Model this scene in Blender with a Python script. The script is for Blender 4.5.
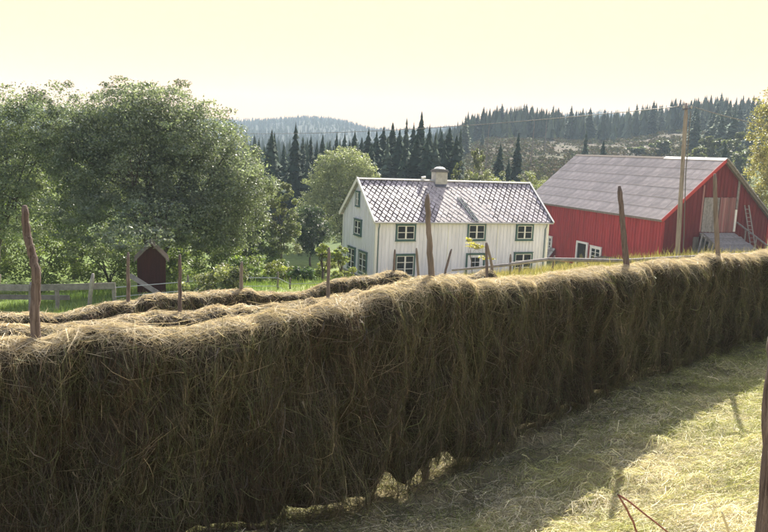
import bpy, bmesh, math, random
import numpy as np
from mathutils import Vector, Matrix
for o in list(bpy.data.objects): bpy.data.objects.remove(o)
SC = bpy.context.scene
COL = SC.collection
R = math.radians
random.seed(7)
RNG = np.random.default_rng(11)

# ------------------------------------------------------------------ camera, sky, sun, exposure
EYE = 3.4
F_PX, PITCH, ROLL = 742.7, 0.151, 0.042          # focal length in px of a 768 px wide picture
cd = bpy.data.cameras.new('camera'); cam = bpy.data.objects.new('camera', cd); COL.objects.link(cam)
cd.sensor_width = 36; cd.lens = 36 * F_PX / 768; cd.clip_start = 0.05; cd.clip_end = 9000
fw = Vector((0, math.cos(PITCH), -math.sin(PITCH))); up0 = Vector((0, math.sin(PITCH), math.cos(PITCH))); rt0 = Vector((1, 0, 0))
rt = math.cos(ROLL) * rt0 + math.sin(ROLL) * up0; up = -math.sin(ROLL) * rt0 + math.cos(ROLL) * up0
m = Matrix((rt, up, -fw)).transposed().to_4x4(); m.translation = (0, 0, EYE); cam.matrix_world = m
SC.camera = cam

SUN_EL, SUN_DIR = R(38), Vector((0.25, 0.968, 0)).normalized()     # horizontal direction towards the sun
wd = bpy.data.worlds.new('World'); SC.world = wd; wd.use_nodes = True
nt = wd.node_tree; nt.nodes.clear()
N = nt.nodes.new
sky = N('ShaderNodeTexSky'); sky.sky_type = 'NISHITA'; sky.sun_disc = False
sky.sun_elevation = SUN_EL; sky.sun_rotation = math.atan2(SUN_DIR.x, SUN_DIR.y); sky.air_density = 1.0; sky.dust_density = 2.5; sky.ozone_density = 1.0
tc = N('ShaderNodeTexCoord'); sep = N('ShaderNodeSeparateXYZ'); nt.links.new(tc.outputs['Generated'], sep.inputs[0])
mr = N('ShaderNodeMapRange'); mr.interpolation_type = 'SMOOTHSTEP'
mr.inputs['From Min'].default_value = 0.22; mr.inputs['From Max'].default_value = 0.70; mr.inputs['To Min'].default_value = 1.0; mr.inputs['To Max'].default_value = 0.05
nt.links.new(sep.outputs['Z'], mr.inputs['Value'])
mx = N('ShaderNodeMix'); mx.data_type = 'RGBA'; nt.links.new(mr.outputs[0], mx.inputs['Factor'])
nt.links.new(sky.outputs[0], mx.inputs['A']); # pale summer haze all round the horizon, brighter towards the sun
dt = N('ShaderNodeVectorMath'); dt.operation = 'DOT_PRODUCT'; nt.links.new(tc.outputs['Generated'], dt.inputs[0]); dt.inputs[1].default_value = SUN_DIR * math.cos(SUN_EL) + Vector((0, 0, math.sin(SUN_EL)))
m2 = N('ShaderNodeMapRange'); m2.interpolation_type = 'SMOOTHSTEP'; m2.inputs['From Min'].default_value = -1.0; m2.inputs['From Max'].default_value = 0.65; m2.inputs['To Min'].default_value = 0.25; m2.inputs['To Max'].default_value = 1.0
nt.links.new(dt.outputs['Value'], m2.inputs['Value'])
m3 = N('ShaderNodeMath'); m3.operation = 'MULTIPLY'; nt.links.new(mr.outputs[0], m3.inputs[0]); nt.links.new(m2.outputs[0], m3.inputs[1]); nt.links.new(m3.outputs[0], mx.inputs['Factor'])
crm = N('ShaderNodeMix'); crm.data_type = 'RGBA'; me_ = N('ShaderNodeMapRange'); me_.inputs['From Max'].default_value = 0.20; nt.links.new(sep.outputs['Z'], me_.inputs['Value']); nt.links.new(me_.outputs[0], crm.inputs['Factor'])
crm.inputs['A'].default_value = (5.0, 2.85, 1.25, 1); crm.inputs['B'].default_value = (5.0, 3.12, 1.85, 1); nt.links.new(crm.outputs['Result'], mx.inputs['B'])
bg = N('ShaderNodeBackground'); bg.inputs['Strength'].default_value = 0.120; nt.links.new(mx.outputs['Result'], bg.inputs['Color'])
wo = N('ShaderNodeOutputWorld'); nt.links.new(bg.outputs[0], wo.inputs[0])
sd = bpy.data.lights.new('sun', 'SUN'); sd.energy = 5.0; sd.angle = R(0.53); sd.color = (1.0, 0.93, 0.80)
sun = bpy.data.objects.new('sun', sd); COL.objects.link(sun)
sv = SUN_DIR * math.cos(SUN_EL) + Vector((0, 0, math.sin(SUN_EL)))
sun.rotation_euler = sv.to_track_quat('Z', 'Y').to_euler(); sun.location = sv * 60
SC.view_settings.view_transform = 'Standard'; SC.view_settings.look = 'None'; SC.view_settings.gamma = 1
SC.view_settings.exposure = 1.32
SC.render.engine = 'CYCLES'
SC.cycles.volume_bounces = 1; SC.cycles.max_bounces = 8; SC.cycles.transparent_max_bounces = 8

# ------------------------------------------------------------------ helpers
def smooth(a, b, x):
    if a > b: return 1 - smooth(b, a, x)
    t = np.clip((np.asarray(x, float) - a) / (b - a), 0, 1); return t * t * (3 - 2 * t)
_LAT = np.random.default_rng(5).random((256, 256))
def vn2(x, y, seed=0):
    x = np.asarray(x, float) + 17.31 * seed; y = np.asarray(y, float) + 9.77 * seed
    xi = np.floor(x).astype(int); yi = np.floor(y).astype(int); fx = x - xi; fy = y - yi
    fx = fx * fx * (3 - 2 * fx); fy = fy * fy * (3 - 2 * fy)
    g = lambda i, j: _LAT[i & 255, j & 255]
    return ((g(xi, yi) * (1 - fx) + g(xi + 1, yi) * fx) * (1 - fy) + (g(xi, yi + 1) * (1 - fx) + g(xi + 1, yi + 1) * fx) * fy) * 2 - 1
def fbm(x, y, seed=0, o=3):
    return sum(vn2(np.asarray(x) * 2 ** k, np.asarray(y) * 2 ** k, seed + k) / 2 ** k for k in range(o)) / 1.75

def mesh_np(name, V, F, mat, parent=None, col=None, smooth_=False, matidx=None):
    V = np.ascontiguousarray(V, np.float32).reshape(-1, 3); F = np.ascontiguousarray(F, np.int32); n, k = F.shape
    me = bpy.data.meshes.new(name); me.vertices.add(len(V)); me.vertices.foreach_set('co', V.ravel())
    me.loops.add(n * k); me.loops.foreach_set('vertex_index', F.ravel())
    me.polygons.add(n); me.polygons.foreach_set('loop_start', np.arange(0, n * k, k, dtype=np.int32))
    if smooth_: me.polygons.foreach_set('use_smooth', np.ones(n, bool))
    me.update(calc_edges=True)
    if col is not None:
        a = me.attributes.new('Col', 'FLOAT_COLOR', 'POINT')
        a.data.foreach_set('color', np.concatenate([np.asarray(col, np.float32).reshape(-1, 3), np.ones((len(V), 1), np.float32)], 1).ravel())
    mats = mat if isinstance(mat, (list, tuple)) else [mat]
    for q in mats: me.materials.append(M[q])
    if matidx is not None: me.polygons.foreach_set('material_index', np.ascontiguousarray(matidx, np.int32))
    o = bpy.data.objects.new(name, me); COL.objects.link(o)
    if parent: o.parent = parent
    return o

def ribbons(P, Wd, col):
    """P: n,k,3 points; Wd: n,k,3 half-width vectors; col: n,3 -> verts, faces, colours"""
    n, k, _ = P.shape
    V = np.stack([P - Wd, P + Wd], 2)                       # n,k,2,3
    idx = np.arange(n * k * 2).reshape(n, k, 2)
    Fq = np.stack([idx[:, :-1, 0], idx[:, :-1, 1], idx[:, 1:, 1], idx[:, 1:, 0]], -1).reshape(-1, 4)
    return V.reshape(-1, 3), Fq, np.repeat(col, k * 2, axis=0)

def join_np(parts):
    Vs, Fs, Cs, b = [], [], [], 0
    for V, Fq, c in parts:
        Vs.append(V); Fs.append(Fq + b); Cs.append(c); b += len(V)
    return np.concatenate(Vs), np.concatenate(Fs), np.concatenate(Cs)

class MB:
    """collects simple solids into one mesh"""
    def __init__(s): s.v = []; s.f = []
    def hexa(s, p):                                        # 8 corners: bottom 4 (ccw), top 4
        b = len(s.v); s.v += [tuple(q) for q in p]
        for f in ((3, 2, 1, 0), (4, 5, 6, 7), (0, 1, 5, 4), (1, 2, 6, 5), (2, 3, 7, 6), (3, 0, 4, 7)): s.f.append(tuple(b + i for i in f))
        return s
    def box(s, a, b):
        (x0, y0, z0), (x1, y1, z1) = a, b
        return s.hexa([(x0, y0, z0), (x1, y0, z0), (x1, y1, z0), (x0, y1, z0), (x0, y0, z1), (x1, y0, z1), (x1, y1, z1), (x0, y1, z1)])
    def bar(s, p, q, w, h, upv=(0, 0, 1)):                 # a beam of section w x h from p to q
        p, q = Vector(p), Vector(q); d = (q - p).normalized(); u = Vector(upv)
        if abs(d.dot(u)) > 0.95: u = Vector((1, 0, 0))
        sx = d.cross(u).normalized() * (w / 2); sz = sx.cross(d).normalized() * (h / 2)
        return s.hexa([p - sx - sz, p + sx - sz, q + sx - sz, q - sx - sz, p - sx + sz, p + sx + sz, q + sx + sz, q - sx + sz])
    def tube(s, pts, rad, n=8, cap=True):
        b = len(s.v); pts = [Vector(p) for p in pts]; k = len(pts)
        for i, p in enumerate(pts):
            d = (pts[min(i + 1, k - 1)] - pts[max(i - 1, 0)]).normalized()
            u = Vector((0, 0, 1)) if abs(d.z) < 0.9 else Vector((1, 0, 0))
            a = d.cross(u).normalized(); c = a.cross(d).normalized(); r = rad[i] if hasattr(rad, '__len__') else rad
            for j in range(n):
                t = 2 * math.pi * j / n; s.v.append(tuple(p + a * (r * math.cos(t)) + c * (r * math.sin(t))))
        for i in range(k - 1):
            for j in range(n): s.f.append((b + i * n + j, b + i * n + (j + 1) % n, b + (i + 1) * n + (j + 1) % n, b + (i + 1) * n + j))
        if cap: s.f.append(tuple(b + j for j in range(n))[::-1]); s.f.append(tuple(b + (k - 1) * n + j for j in range(n)))
        return s
    def poly(s, pts, off):                                  # flat polygon extruded by vector off
        b = len(s.v); n = len(pts); s.v += [tuple(p) for p in pts] + [tuple(Vector(p) + Vector(off)) for p in pts]
        s.f.append(tuple(range(b, b + n))); s.f.append(tuple(range(b + n, b + 2 * n))[::-1])
        for i in range(n): s.f.append((b + i, b + n + i, b + n + (i + 1) % n, b + (i + 1) % n))
        return s
    def mesh(s, name, mat):
        me = bpy.data.meshes.new(name); me.from_pydata(s.v, [], s.f)
        bm = bmesh.new(); bm.from_mesh(me); bmesh.ops.recalc_face_normals(bm, faces=bm.faces); bm.to_mesh(me); bm.free()
        me.materials.append(M[mat]); return me
    def build(s, name, mat, parent=None, smooth_=False):
        me = s.mesh(name, mat)
        if smooth_: me.polygons.foreach_set('use_smooth', [True] * len(me.polygons))
        return link(name, me, parent)

def link(name, me, parent=None):
    o = bpy.data.objects.new(name, me); COL.objects.link(o)
    if parent: o.parent = parent
    return o
def empty(name, loc=(0, 0, 0), rz=0):
    o = bpy.data.objects.new(name, None); COL.objects.link(o); o.location = loc; o.rotation_euler = (0, 0, rz); o.empty_display_size = 0.2; return o
def tag(o, label=None, cat=None, group=None, kind=None):
    for k, v in (('label', label), ('category', cat), ('group', group), ('kind', kind)):
        if v: o[k] = v
    return o

# ------------------------------------------------------------------ materials
M = {}
def nodes(name):
    mt = bpy.data.materials.new(name); mt.use_nodes = True; t = mt.node_tree
    M[name] = mt; return t, t.nodes, t.links, t.nodes['Principled BSDF'], t.nodes['Material Output']
def plain(name, c, rough=0.7, var=0.25, scale=4.0, bump=0.15, c2=None, stretch=(1, 1, 1), spec=0.3, rnd=0.0, metallic=0.0):
    """base colour broken up by noise at two scales, with fine bump; rnd varies it from object to object"""
    t, n, l, p, out = nodes(name)
    p.inputs['Roughness'].default_value = rough; p.inputs['Specular IOR Level'].default_value = spec; p.inputs['Metallic'].default_value = metallic
    co = n.new('ShaderNodeTexCoord'); mp = n.new('ShaderNodeMapping'); mp.inputs['Scale'].default_value = stretch; l.new(co.outputs['Object'], mp.inputs[0])
    nz = n.new('ShaderNodeTexNoise'); nz.inputs['Scale'].default_value = scale; nz.inputs['Detail'].default_value = 6; nz.inputs['Roughness'].default_value = 0.65; l.new(mp.outputs[0], nz.inputs['Vector'])
    ra = n.new('ShaderNodeValToRGB'); ra.color_ramp.elements[0].position = 0.32; ra.color_ramp.elements[1].position = 0.68
    c2 = c2 or tuple(x * (1 - var) for x in c); c1 = tuple(min(1, x * (1 + var * 0.5)) for x in c)
    ra.color_ramp.elements[0].color = (*c2, 1); ra.color_ramp.elements[1].color = (*c1, 1); l.new(nz.outputs['Fac'], ra.inputs[0])
    src = ra.outputs[0]
    if rnd:
        oi = n.new('ShaderNodeObjectInfo'); rr = n.new('ShaderNodeMapRange'); rr.inputs['To Min'].default_value = 1 - rnd; rr.inputs['To Max'].default_value = 1 + rnd * 0.6
        l.new(oi.outputs['Random'], rr.inputs['Value']); mm = n.new('ShaderNodeVectorMath'); mm.operation = 'SCALE'; l.new(src, mm.inputs[0]); l.new(rr.outputs[0], mm.inputs['Scale']); src = mm.outputs[0]
    l.new(src, p.inputs['Base Color'])
    if bump:
        n2 = n.new('ShaderNodeTexNoise'); n2.inputs['Scale'].default_value = scale * 5; n2.inputs['Detail'].default_value = 4; l.new(mp.outputs[0], n2.inputs['Vector'])
        b = n.new('ShaderNodeBump'); b.inputs['Strength'].default_value = bump; b.inputs['Distance'].default_value = 0.02; l.new(n2.outputs['Fac'], b.inputs['Height']); l.new(b.outputs[0], p.inputs['Normal'])
    return M[name]
def leafy(name, trans=0.35, rough=0.5, spec=0.35, tint=(1.15, 1.25, 0.55), rnd=0.0):
    """plant matter: colour from the mesh's own 'Col' attribute, light shines through thin blades"""
    t, n, l, p, out = nodes(name)
    at = n.new('ShaderNodeAttribute'); at.attribute_name = 'Col'; src = at.outputs['Color']
    if rnd:
        oi = n.new('ShaderNodeObjectInfo'); rr = n.new('ShaderNodeMapRange'); rr.inputs['To Min'].default_value = 1 - rnd; rr.inputs['To Max'].default_value = 1 + rnd
        l.new(oi.outputs['Random'], rr.inputs['Value']); mm = n.new('ShaderNodeVectorMath'); mm.operation = 'SCALE'; l.new(src, mm.inputs[0]); l.new(rr.outputs[0], mm.inputs['Scale']); src = mm.outputs[0]
    l.new(src, p.inputs['Base Color']); p.inputs['Roughness'].default_value = rough; p.inputs['Specular IOR Level'].default_value = spec
    if trans:
        tr = n.new('ShaderNodeBsdfTranslucent'); vm = n.new('ShaderNodeVectorMath'); vm.operation = 'MULTIPLY'; vm.inputs[1].default_value = tint
        l.new(src, vm.inputs[0]); l.new(vm.outputs[0], tr.inputs['Color'])
        ms = n.new('ShaderNodeMixShader'); ms.inputs[0].default_value = trans; l.new(p.outputs[0], ms.inputs[1]); l.new(tr.outputs[0], ms.inputs[2]); l.new(ms.outputs[0], out.inputs['Surface'])
leafy('hay', 0.30, 0.65, 0.2, (1.1, 1.0, 0.75))
leafy('meadow', 0.30, 0.6, 0.25, (1.1, 1.1, 0.7))
leafy('leaves', 0.42, 0.5, 0.6, (1.15, 1.2, 0.65))
leafy('heather', 0.15, 0.8, 0.05)
leafy('needles', 0.12, 0.8, 0.06, (1.1, 1.2, 0.6), rnd=0.18)
t, n, l, p, out = nodes('ground')
at = n.new('ShaderNodeAttribute'); at.attribute_name = 'Col'; co = n.new('ShaderNodeTexCoord')
nz = n.new('ShaderNodeTexNoise'); nz.inputs['Scale'].default_value = 2.2; nz.inputs['Detail'].default_value = 10; nz.inputs['Roughness'].default_value = 0.7; l.new(co.outputs['Object'], nz.inputs['Vector'])
rr = n.new('ShaderNodeMapRange'); rr.inputs['From Min'].default_value = 0.3; rr.inputs['From Max'].default_value = 0.7; rr.inputs['To Min'].default_value = 0.55; rr.inputs['To Max'].default_value = 1.3; l.new(nz.outputs['Fac'], rr.inputs['Value'])
vm = n.new('ShaderNodeVectorMath'); vm.operation = 'SCALE'; l.new(at.outputs['Color'], vm.inputs[0]); l.new(rr.outputs[0], vm.inputs['Scale']); l.new(vm.outputs[0], p.inputs['Base Color'])
b = n.new('ShaderNodeBump'); b.inputs['Strength'].default_value = 0.6; b.inputs['Distance'].default_value = 0.06; l.new(nz.outputs['Fac'], b.inputs['Height']); l.new(b.outputs[0], p.inputs['Normal']); p.inputs['Roughness'].default_value = 0.9; p.inputs['Specular IOR Level'].default_value = 0.1

plain('old_wood', (0.21, 0.175, 0.15), 0.85, 0.45, 6, 0.5, stretch=(3, 3, 0.35))
plain('brown_wood', (0.25, 0.205, 0.185), 0.85, 0.5, 13, 1.0, c2=(0.065, 0.042, 0.04), stretch=(5, 5, 0.14))
plain('pole_wood', (0.36, 0.315, 0.28), 0.85, 0.4, 6, 0.6, c2=(0.17, 0.145, 0.13), stretch=(4, 4, 0.2))
plain('grey_wood', (0.30, 0.275, 0.26), 0.85, 0.35, 5, 0.4, stretch=(1, 1, 1), rnd=0.2)
plain('bark', (0.09, 0.075, 0.06), 0.9, 0.5, 5, 0.6, stretch=(2, 2, 0.5))
plain('white_paint', (0.81, 0.815, 0.90), 0.6, 0.10, 1.1, 0.1, c2=(0.66, 0.66, 0.72), stretch=(2.5, 2.5, 0.35))
plain('trim_white', (0.80, 0.79, 0.75), 0.5, 0.08, 2, 0.05)
plain('green_paint', (0.055, 0.125, 0.115), 0.5, 0.25, 4, 0.1)
plain('pipe_paint', (0.14, 0.20, 0.20), 0.5, 0.2, 4, 0.05)
plain('glass', (0.012, 0.015, 0.02), 0.06, 0.2, 1, 0.0, spec=0.10)
plain('slate', (0.44, 0.40, 0.425), 0.42, 0.25, 3, 0.3, c2=(0.30, 0.25, 0.28), rnd=0.5, spec=0.5)
plain('roof_moss', (0.085, 0.066, 0.078), 0.9, 0.4, 6, 0.5)
plain('slate_lichen', (0.50, 0.455, 0.45), 0.6, 0.2, 3.2, 0.5, c2=(0.25, 0.21, 0.225))
plain('plaster', (0.46, 0.45, 0.43), 0.8, 0.25, 3, 0.3)
plain('stone', (0.30, 0.29, 0.28), 0.85, 0.35, 3, 0.6)
plain('lead', (0.13, 0.13, 0.15), 0.45, 0.3, 4, 0.1, metallic=0.4)
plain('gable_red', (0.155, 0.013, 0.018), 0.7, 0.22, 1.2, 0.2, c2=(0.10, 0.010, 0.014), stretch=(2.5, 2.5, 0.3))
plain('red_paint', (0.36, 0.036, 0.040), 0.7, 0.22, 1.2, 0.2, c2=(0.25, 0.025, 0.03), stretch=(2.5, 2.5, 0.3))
plain('red_trim', (0.46, 0.045, 0.045), 0.55, 0.15, 3, 0.1)
plain('worn_red', (0.26, 0.07, 0.07), 0.8, 0.4, 2.5, 0.3, c2=(0.27, 0.18, 0.165), stretch=(4, 4, 0.2), rnd=0.45)
plain('dark_red', (0.055, 0.017, 0.015), 0.8, 0.35, 2.5, 0.3, stretch=(3, 3, 0.4))
plain('fibre_cement', (0.61, 0.54, 0.49), 0.8, 0.28, 0.9, 0.3, c2=(0.45, 0.395, 0.355), rnd=0.12)
plain('dark_inside', (0.02, 0.017, 0.015), 0.9, 0.2, 3, 0)
plain('wire', (0.42, 0.42, 0.42), 0.35, 0.1, 3, 0, metallic=0.8)
plain('cable', (0.10, 0.10, 0.10), 0.35, 0.1, 3, 0, spec=0.6)
plain('rusty_stem', (0.25, 0.11, 0.075), 0.6, 0.4, 30, 0.3)
plain('straw_stem', (0.62, 0.55, 0.33), 0.6, 0.2, 30, 0.1)
plain('petals', (0.78, 0.76, 0.70), 0.6, 0.1, 30, 0)
plain('tarp', (0.05, 0.045, 0.05), 0.5, 0.3, 3, 0.3)

# ------------------------------------------------------------------ terrain
def T(x, y):
    x = np.asarray(x, float); y = np.asarray(y, float)
    s = -0.67 * (x - 0.6) + 0.74 * (y - 8.3)
    mm = np.clip(-s - 1.5, 0, None)
    bank = np.where(mm < 4.24, 0.1 * mm ** 2, np.minimum(1.8 + 0.25 * (mm - 4.24), 6))
    down = np.where(s > 0, -0.2 * np.minimum(s, 37) - 0.01 * np.clip(s - 37, 0, 120), 0) + 0.05 * np.exp(-(s / 1.2) ** 2) * 0
    z = bank + down
    z = z + 1.9 * np.exp(-((x + 13) ** 2 + (y - 38) ** 2) / 242) + 1.1 * np.exp(-((x - 13) ** 2 + (y - 33) ** 2) / 128)
    z = z - 0.50 * np.exp(-((x - 0.4) ** 2 + (y - 7.9) ** 2) / 7.5)
    z = z + 0.05 * fbm(x * 0.6, y * 0.6, 3) * smooth(0.5, 4, np.abs(s) + 1.0)
    right = np.interp(y, [75, 95, 130, 170, 240, 320, 450, 700, 1000, 1300, 1700, 2600], [-7.6, -8.5, -7.5, -2.0, 5.5, 12.5, 18, 20, 34, 52, 60, 40])
    left = np.interp(y, [75, 95, 200, 500, 800, 1100, 1400, 1800, 2600], [-7.6, -8.5, -8.2, -5, 8, 36, 46, 46, 30])
    a = x / np.maximum(y, 20)
    k = smooth(0.0, 0.15, a)
    far = left * (1 - k) + right * k
    far = far + smooth(0.27, 0.42, a) * np.interp(y, [120, 200, 330, 600], [0, 3, 8, 9])
    far = far + 11 * np.exp(-((a + 0.10) / 0.07) ** 2) * smooth(700, 1250, y) - 8 * np.exp(-((a + 0.01) / 0.05) ** 2) * smooth(700, 1250, y)
    far = far + 26 * np.exp(-((a - 0.28) / 0.09) ** 2) * smooth(700, 1250, y) + fbm(x / 160, y / 160, 9) * np.interp(y, [80, 200, 700, 1200], [0, 1.2, 4, 9])
    w = smooth(62, 94, y)
    return z * (1 - w) + far * w
def Tz(x, y): return float(T(x, y))

def tcol(x, y):
    s = -0.67 * (x - 0.6) + 0.74 * (y - 8.3); a = x / np.maximum(y, 5)
    n1 = fbm(x / 3, y / 3, 21); n2 = fbm(x / 14, y / 14, 31); n3 = fbm(x / 45, y / 22, 41)
    def mixc(A, B, f): return A * (1 - f[..., None]) + np.asarray(B) * f[..., None]
    c = np.ones(x.shape + (3,)) * np.array([0.36, 0.31, 0.18])
    c = mixc(c, (0.16, 0.20, 0.06), smooth(-0.1, 0.5, n1) * 0.6)
    c = mixc(c, (0.18, 0.25, 0.075), smooth(9, 16, s) * smooth(0, -5, x))
    c = mixc(c, (0.40, 0.37, 0.19), smooth(1, 3, s) * (1 - smooth(0, -6, x) * smooth(9, 16, s)))
    c = mixc(c, (0.26, 0.25, 0.09), smooth(6, 12, x) * smooth(20, 26, y) * (1 - smooth(45, 60, y)) * 0.8)
    c = mixc(c, (0.09, 0.13, 0.045), smooth(60, 85, y))
    clear = smooth(0.09, 0.125, a) * (1 - smooth(0.37, 0.45, a)) * smooth(120, 150, y) * (1 - smooth(285, 325, y))
    cc = mixc(np.ones(x.shape + (3,)) * np.array([0.06, 0.044, 0.028]), (0.062, 0.062, 0.024), smooth(-0.15, 0.45, n3)); cc = mixc(cc, (0.04, 0.034, 0.024), smooth(0.1, 0.5, n2))
    c = c * (1 - clear[..., None]) + cc * clear[..., None]
    c = mixc(c, (0.02, 0.032, 0.024), smooth(300, 340, y))
    return c
gy = np.concatenate([np.linspace(-60, -4, 15), np.linspace(-3, 24, 136)[:-1], np.linspace(24, 100, 120)[:-1], np.linspace(100, 400, 110)[:-1], np.geomspace(400, 1700, 60)])
q = np.concatenate([np.linspace(0, 16, 70)[:-1], np.linspace(16, 60, 70)[:-1], np.linspace(60, 260, 70)[:-1], np.geomspace(260, 1250, 34)])
gx = np.concatenate([-q[:0:-1], q])
GX, GY = np.meshgrid(gx, gy); GZ = T(GX, GY); ny, nx = GX.shape
ii = np.arange(ny * nx).reshape(ny, nx)
Fg = np.stack([ii[:-1, :-1], ii[:-1, 1:], ii[1:, 1:], ii[1:, :-1]], -1).reshape(-1, 4)
gr = mesh_np('ground', np.stack([GX, GY, GZ], -1), Fg, 'ground', None, tcol(GX, GY), True)
tag(gr, 'hay meadow sloping down past the farm to wooded hills', 'ground', kind='structure')

# ------------------------------------------------------------------ the white house (local frame: u along front, v to the back, z up from its base)
def clad(mb, p0, du, n0, width, z0, ztop, pitch, thick, jit=0.012, seed=0):
    """vertical boards along du from p0; ztop(t) gives the top height; alternate boards stand proud"""
    rr_ = random.Random(seed); k = int(width / pitch); pw = width / k
    p0, du, n0 = Vector(p0), Vector(du), Vector(n0)
    for i in range(k):
        t0, t1 = i * pw + 0.004, (i + 1) * pw - 0.004
        o = (thick if i % 2 else 0.0) + rr_.uniform(0.004, jit)
        z0_ = z0 if not callable(z0) else z0((t0 + t1) / 2)
        a, b_ = p0 + du * t0, p0 + du * t1; nn = n0 * (0.03 + o)
        za, zb = ztop(t0), ztop(t1)
        mb.hexa([Vector((a.x, a.y, z0_)), Vector((b_.x, b_.y, z0_)), Vector((b_.x, b_.y, z0_)) + nn, Vector((a.x, a.y, z0_)) + nn,
                 Vector((a.x, a.y, za)), Vector((b_.x, b_.y, zb)), Vector((b_.x, b_.y, zb)) + nn, Vector((a.x, a.y, za)) + nn])
    return mb

HL, HW, HR, HB = 17.35, 8.46, 3.30, 5.35
HX, HY, HZ, HYAW = -0.923, 59.94, -2.155, 0.403
house = empty('farmhouse', (HX, HY, HZ - HB), HYAW)
tag(house, 'long white two-storey wooden farmhouse with patterned slate roof', 'house')
hs = HR / (HW / 2)
inz = lambda v: HB - 0.16 + hs * min(v, HW - v)
core = MB(); a0, a1, v0, v1 = 0.33, HL - 0.33, 0.33, HW - 0.33
core.poly([(a0, v0, -1.2), (a0, v1, -1.2), (a0, v1, inz(v1)), (a0, HW / 2, inz(HW / 2)), (a0, v0, inz(v0))], (a1 - a0, 0, 0))
core.build('wall', 'white_paint', house)
zf = 0.35
c = MB(); clad(c, (a0, v0, 0), (1, 0, 0), (0, -1, 0), a1 - a0, zf, lambda t: HB - 0.02, 0.17, 0.022); tag(c.build('front_cladding', 'white_paint', house), kind='stuff')
c = MB(); clad(c, (a0, v0, 0), (0, 1, 0), (-1, 0, 0), v1 - v0, zf, lambda t: inz(v0 + t) - 0.03, 0.17, 0.022, seed=2); tag(c.build('gable_cladding', 'white_paint', house), kind='stuff')
c = MB(); clad(c, (a1, v0, 0), (0, 1, 0), (1, 0, 0), v1 - v0, zf, lambda t: inz(v0 + t) - 0.03, 0.17, 0.022, seed=3); tag(c.build('gable_cladding', 'white_paint', house), kind='stuff')
MB().box((a0 - 0.09, v0 - 0.09, -1.4), (a1 + 0.09, v1 + 0.09, zf - 0.01)).build('foundation', 'stone', house)
for (x, y) in ((a0, v0), (a1, v0), (a0, v1), (a1, v1)):
    MB().box((x - 0.10, y - 0.10, zf), (x + 0.10, y + 0.10, HB - 0.08)).build('corner_board', 'trim_white', house)
for uu in (6.93, 11.82):
    MB().box((uu - 0.035, v0 - 0.085, zf), (uu + 0.035, v0 - 0.02, HB - 0.05)).build('joint_batten', 'trim_white', house)
# roof slabs, ridge, bargeboards, gutter
def slope_slab(name, L, W, Hh, Zb, th, mat, parent, back=False, u0=0.0):
    y0, y1 = (0, W / 2) if not back else (W, W / 2)
    return MB().hexa([(u0, y0, Zb - th), (L, y0, Zb - th), (L, y1, Zb + Hh - th), (u0, y1, Zb + Hh - th), (u0, y0, Zb), (L, y0, Zb), (L, y1, Zb + Hh), (u0, y1, Zb + Hh)]).build(name, mat, parent)
roof_f = slope_slab('roof', HL, HW, HR, HB, 0.12, 'roof_moss', house)
roof_b = slope_slab('roof', HL, HW, HR, HB, 0.12, 'slate_lichen', house, True)
nrm = Vector((0, -HR, HW / 2)).normalized(); upv = Vector((0, HW / 2, HR)).normalized(); SL = math.hypot(HW / 2, HR)
def diamond(kind, d, dy, k):
    h, g = d * k, dy * k; pts = {'full': [(h, 0), (0, g), (-h, 0), (0, -g)], 'left': [(0, g), (-h, 0), (0, -g)], 'right': [(h, 0), (0, g), (0, -g)], 'upper': [(h, 0), (0, g), (-h, 0)], 'lower': [(-h, 0), (0, -g), (h, 0)]}[kind]
    mb = MB(); low = [Vector((x, 0, 0)) + upv * y + nrm * 0.006 for x, y in pts]
    top = [Vector((x, 0, 0)) + upv * y + nrm * (0.032 - 0.020 * y / dy) for x, y in pts]
    n_ = len(pts); mb.v += [tuple(q) for q in low + top]; mb.f.append(tuple(range(n_))); mb.f.append(tuple(range(n_, 2 * n_)))
    for i in range(n_): mb.f.append((i, (i + 1) % n_, n_ + (i + 1) % n_, n_ + i))
    return mb
NU = 68; D = HL / NU; ROWS = 14; DY = SL / ROWS
SLM = {k: [diamond(k, D, DY, q_).mesh('slate', 'slate') for q_ in (0.70, 0.76, 0.80, 0.86)] for k in ('full', 'left', 'right', 'upper', 'lower')}
worn = MB(); wr = random.Random(3)
for j in range(0, ROWS + 1):
    for i in range(0, NU + 1):
        if (i + j) % 2: continue
        kind = 'full'
        if j == 0: kind = 'upper'
        elif j == ROWS: kind = 'lower'
        if i == 0: kind = 'right'
        elif i == NU: kind = 'left'
        if i in (0, NU) and j in (0, ROWS): continue
        uu, bb = i * D, j * DY
        pos = Vector((uu, 0, HB)) + upv * bb
        edge = wr.uniform(-0.7, 0.7)
        if 5.0 + 0.25 * (SL - bb) * 0.9 + edge < uu < 10.4 + 0.5 * (SL - bb) * 0.55 + edge:
            dm = diamond(kind, D, DY, wr.choice((0.99, 0.99, 0.97, 0.88, 0.80))); b = len(worn.v); tilt = wr.uniform(-0.004, 0.008)
            worn.v += [tuple(Vector(q) + pos + nrm * tilt) for q in dm.v]; worn.f += [tuple(b + k for k in f) for f in dm.f]
        else:
            o = link('slate', wr.choice(SLM[kind]), house); o.location = pos + nrm * wr.uniform(-0.003, 0.006)
tag(worn.build('weathered_slates', 'slate_lichen', house), kind='stuff')
rc = MB().bar((-0.02, HW / 2 - 0.09, HB + HR + 0.02), (HL + 0.02, HW / 2 - 0.09, HB + HR + 0.02), 0.24, 0.05, (0, -0.5, 1)).bar((-0.02, HW / 2 + 0.10, HB + HR + 0.02), (HL + 0.02, HW / 2 + 0.10, HB + HR + 0.02), 0.24, 0.05, (0, 0.5, 1)).build('ridge_board', 'plaster', house)
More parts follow.
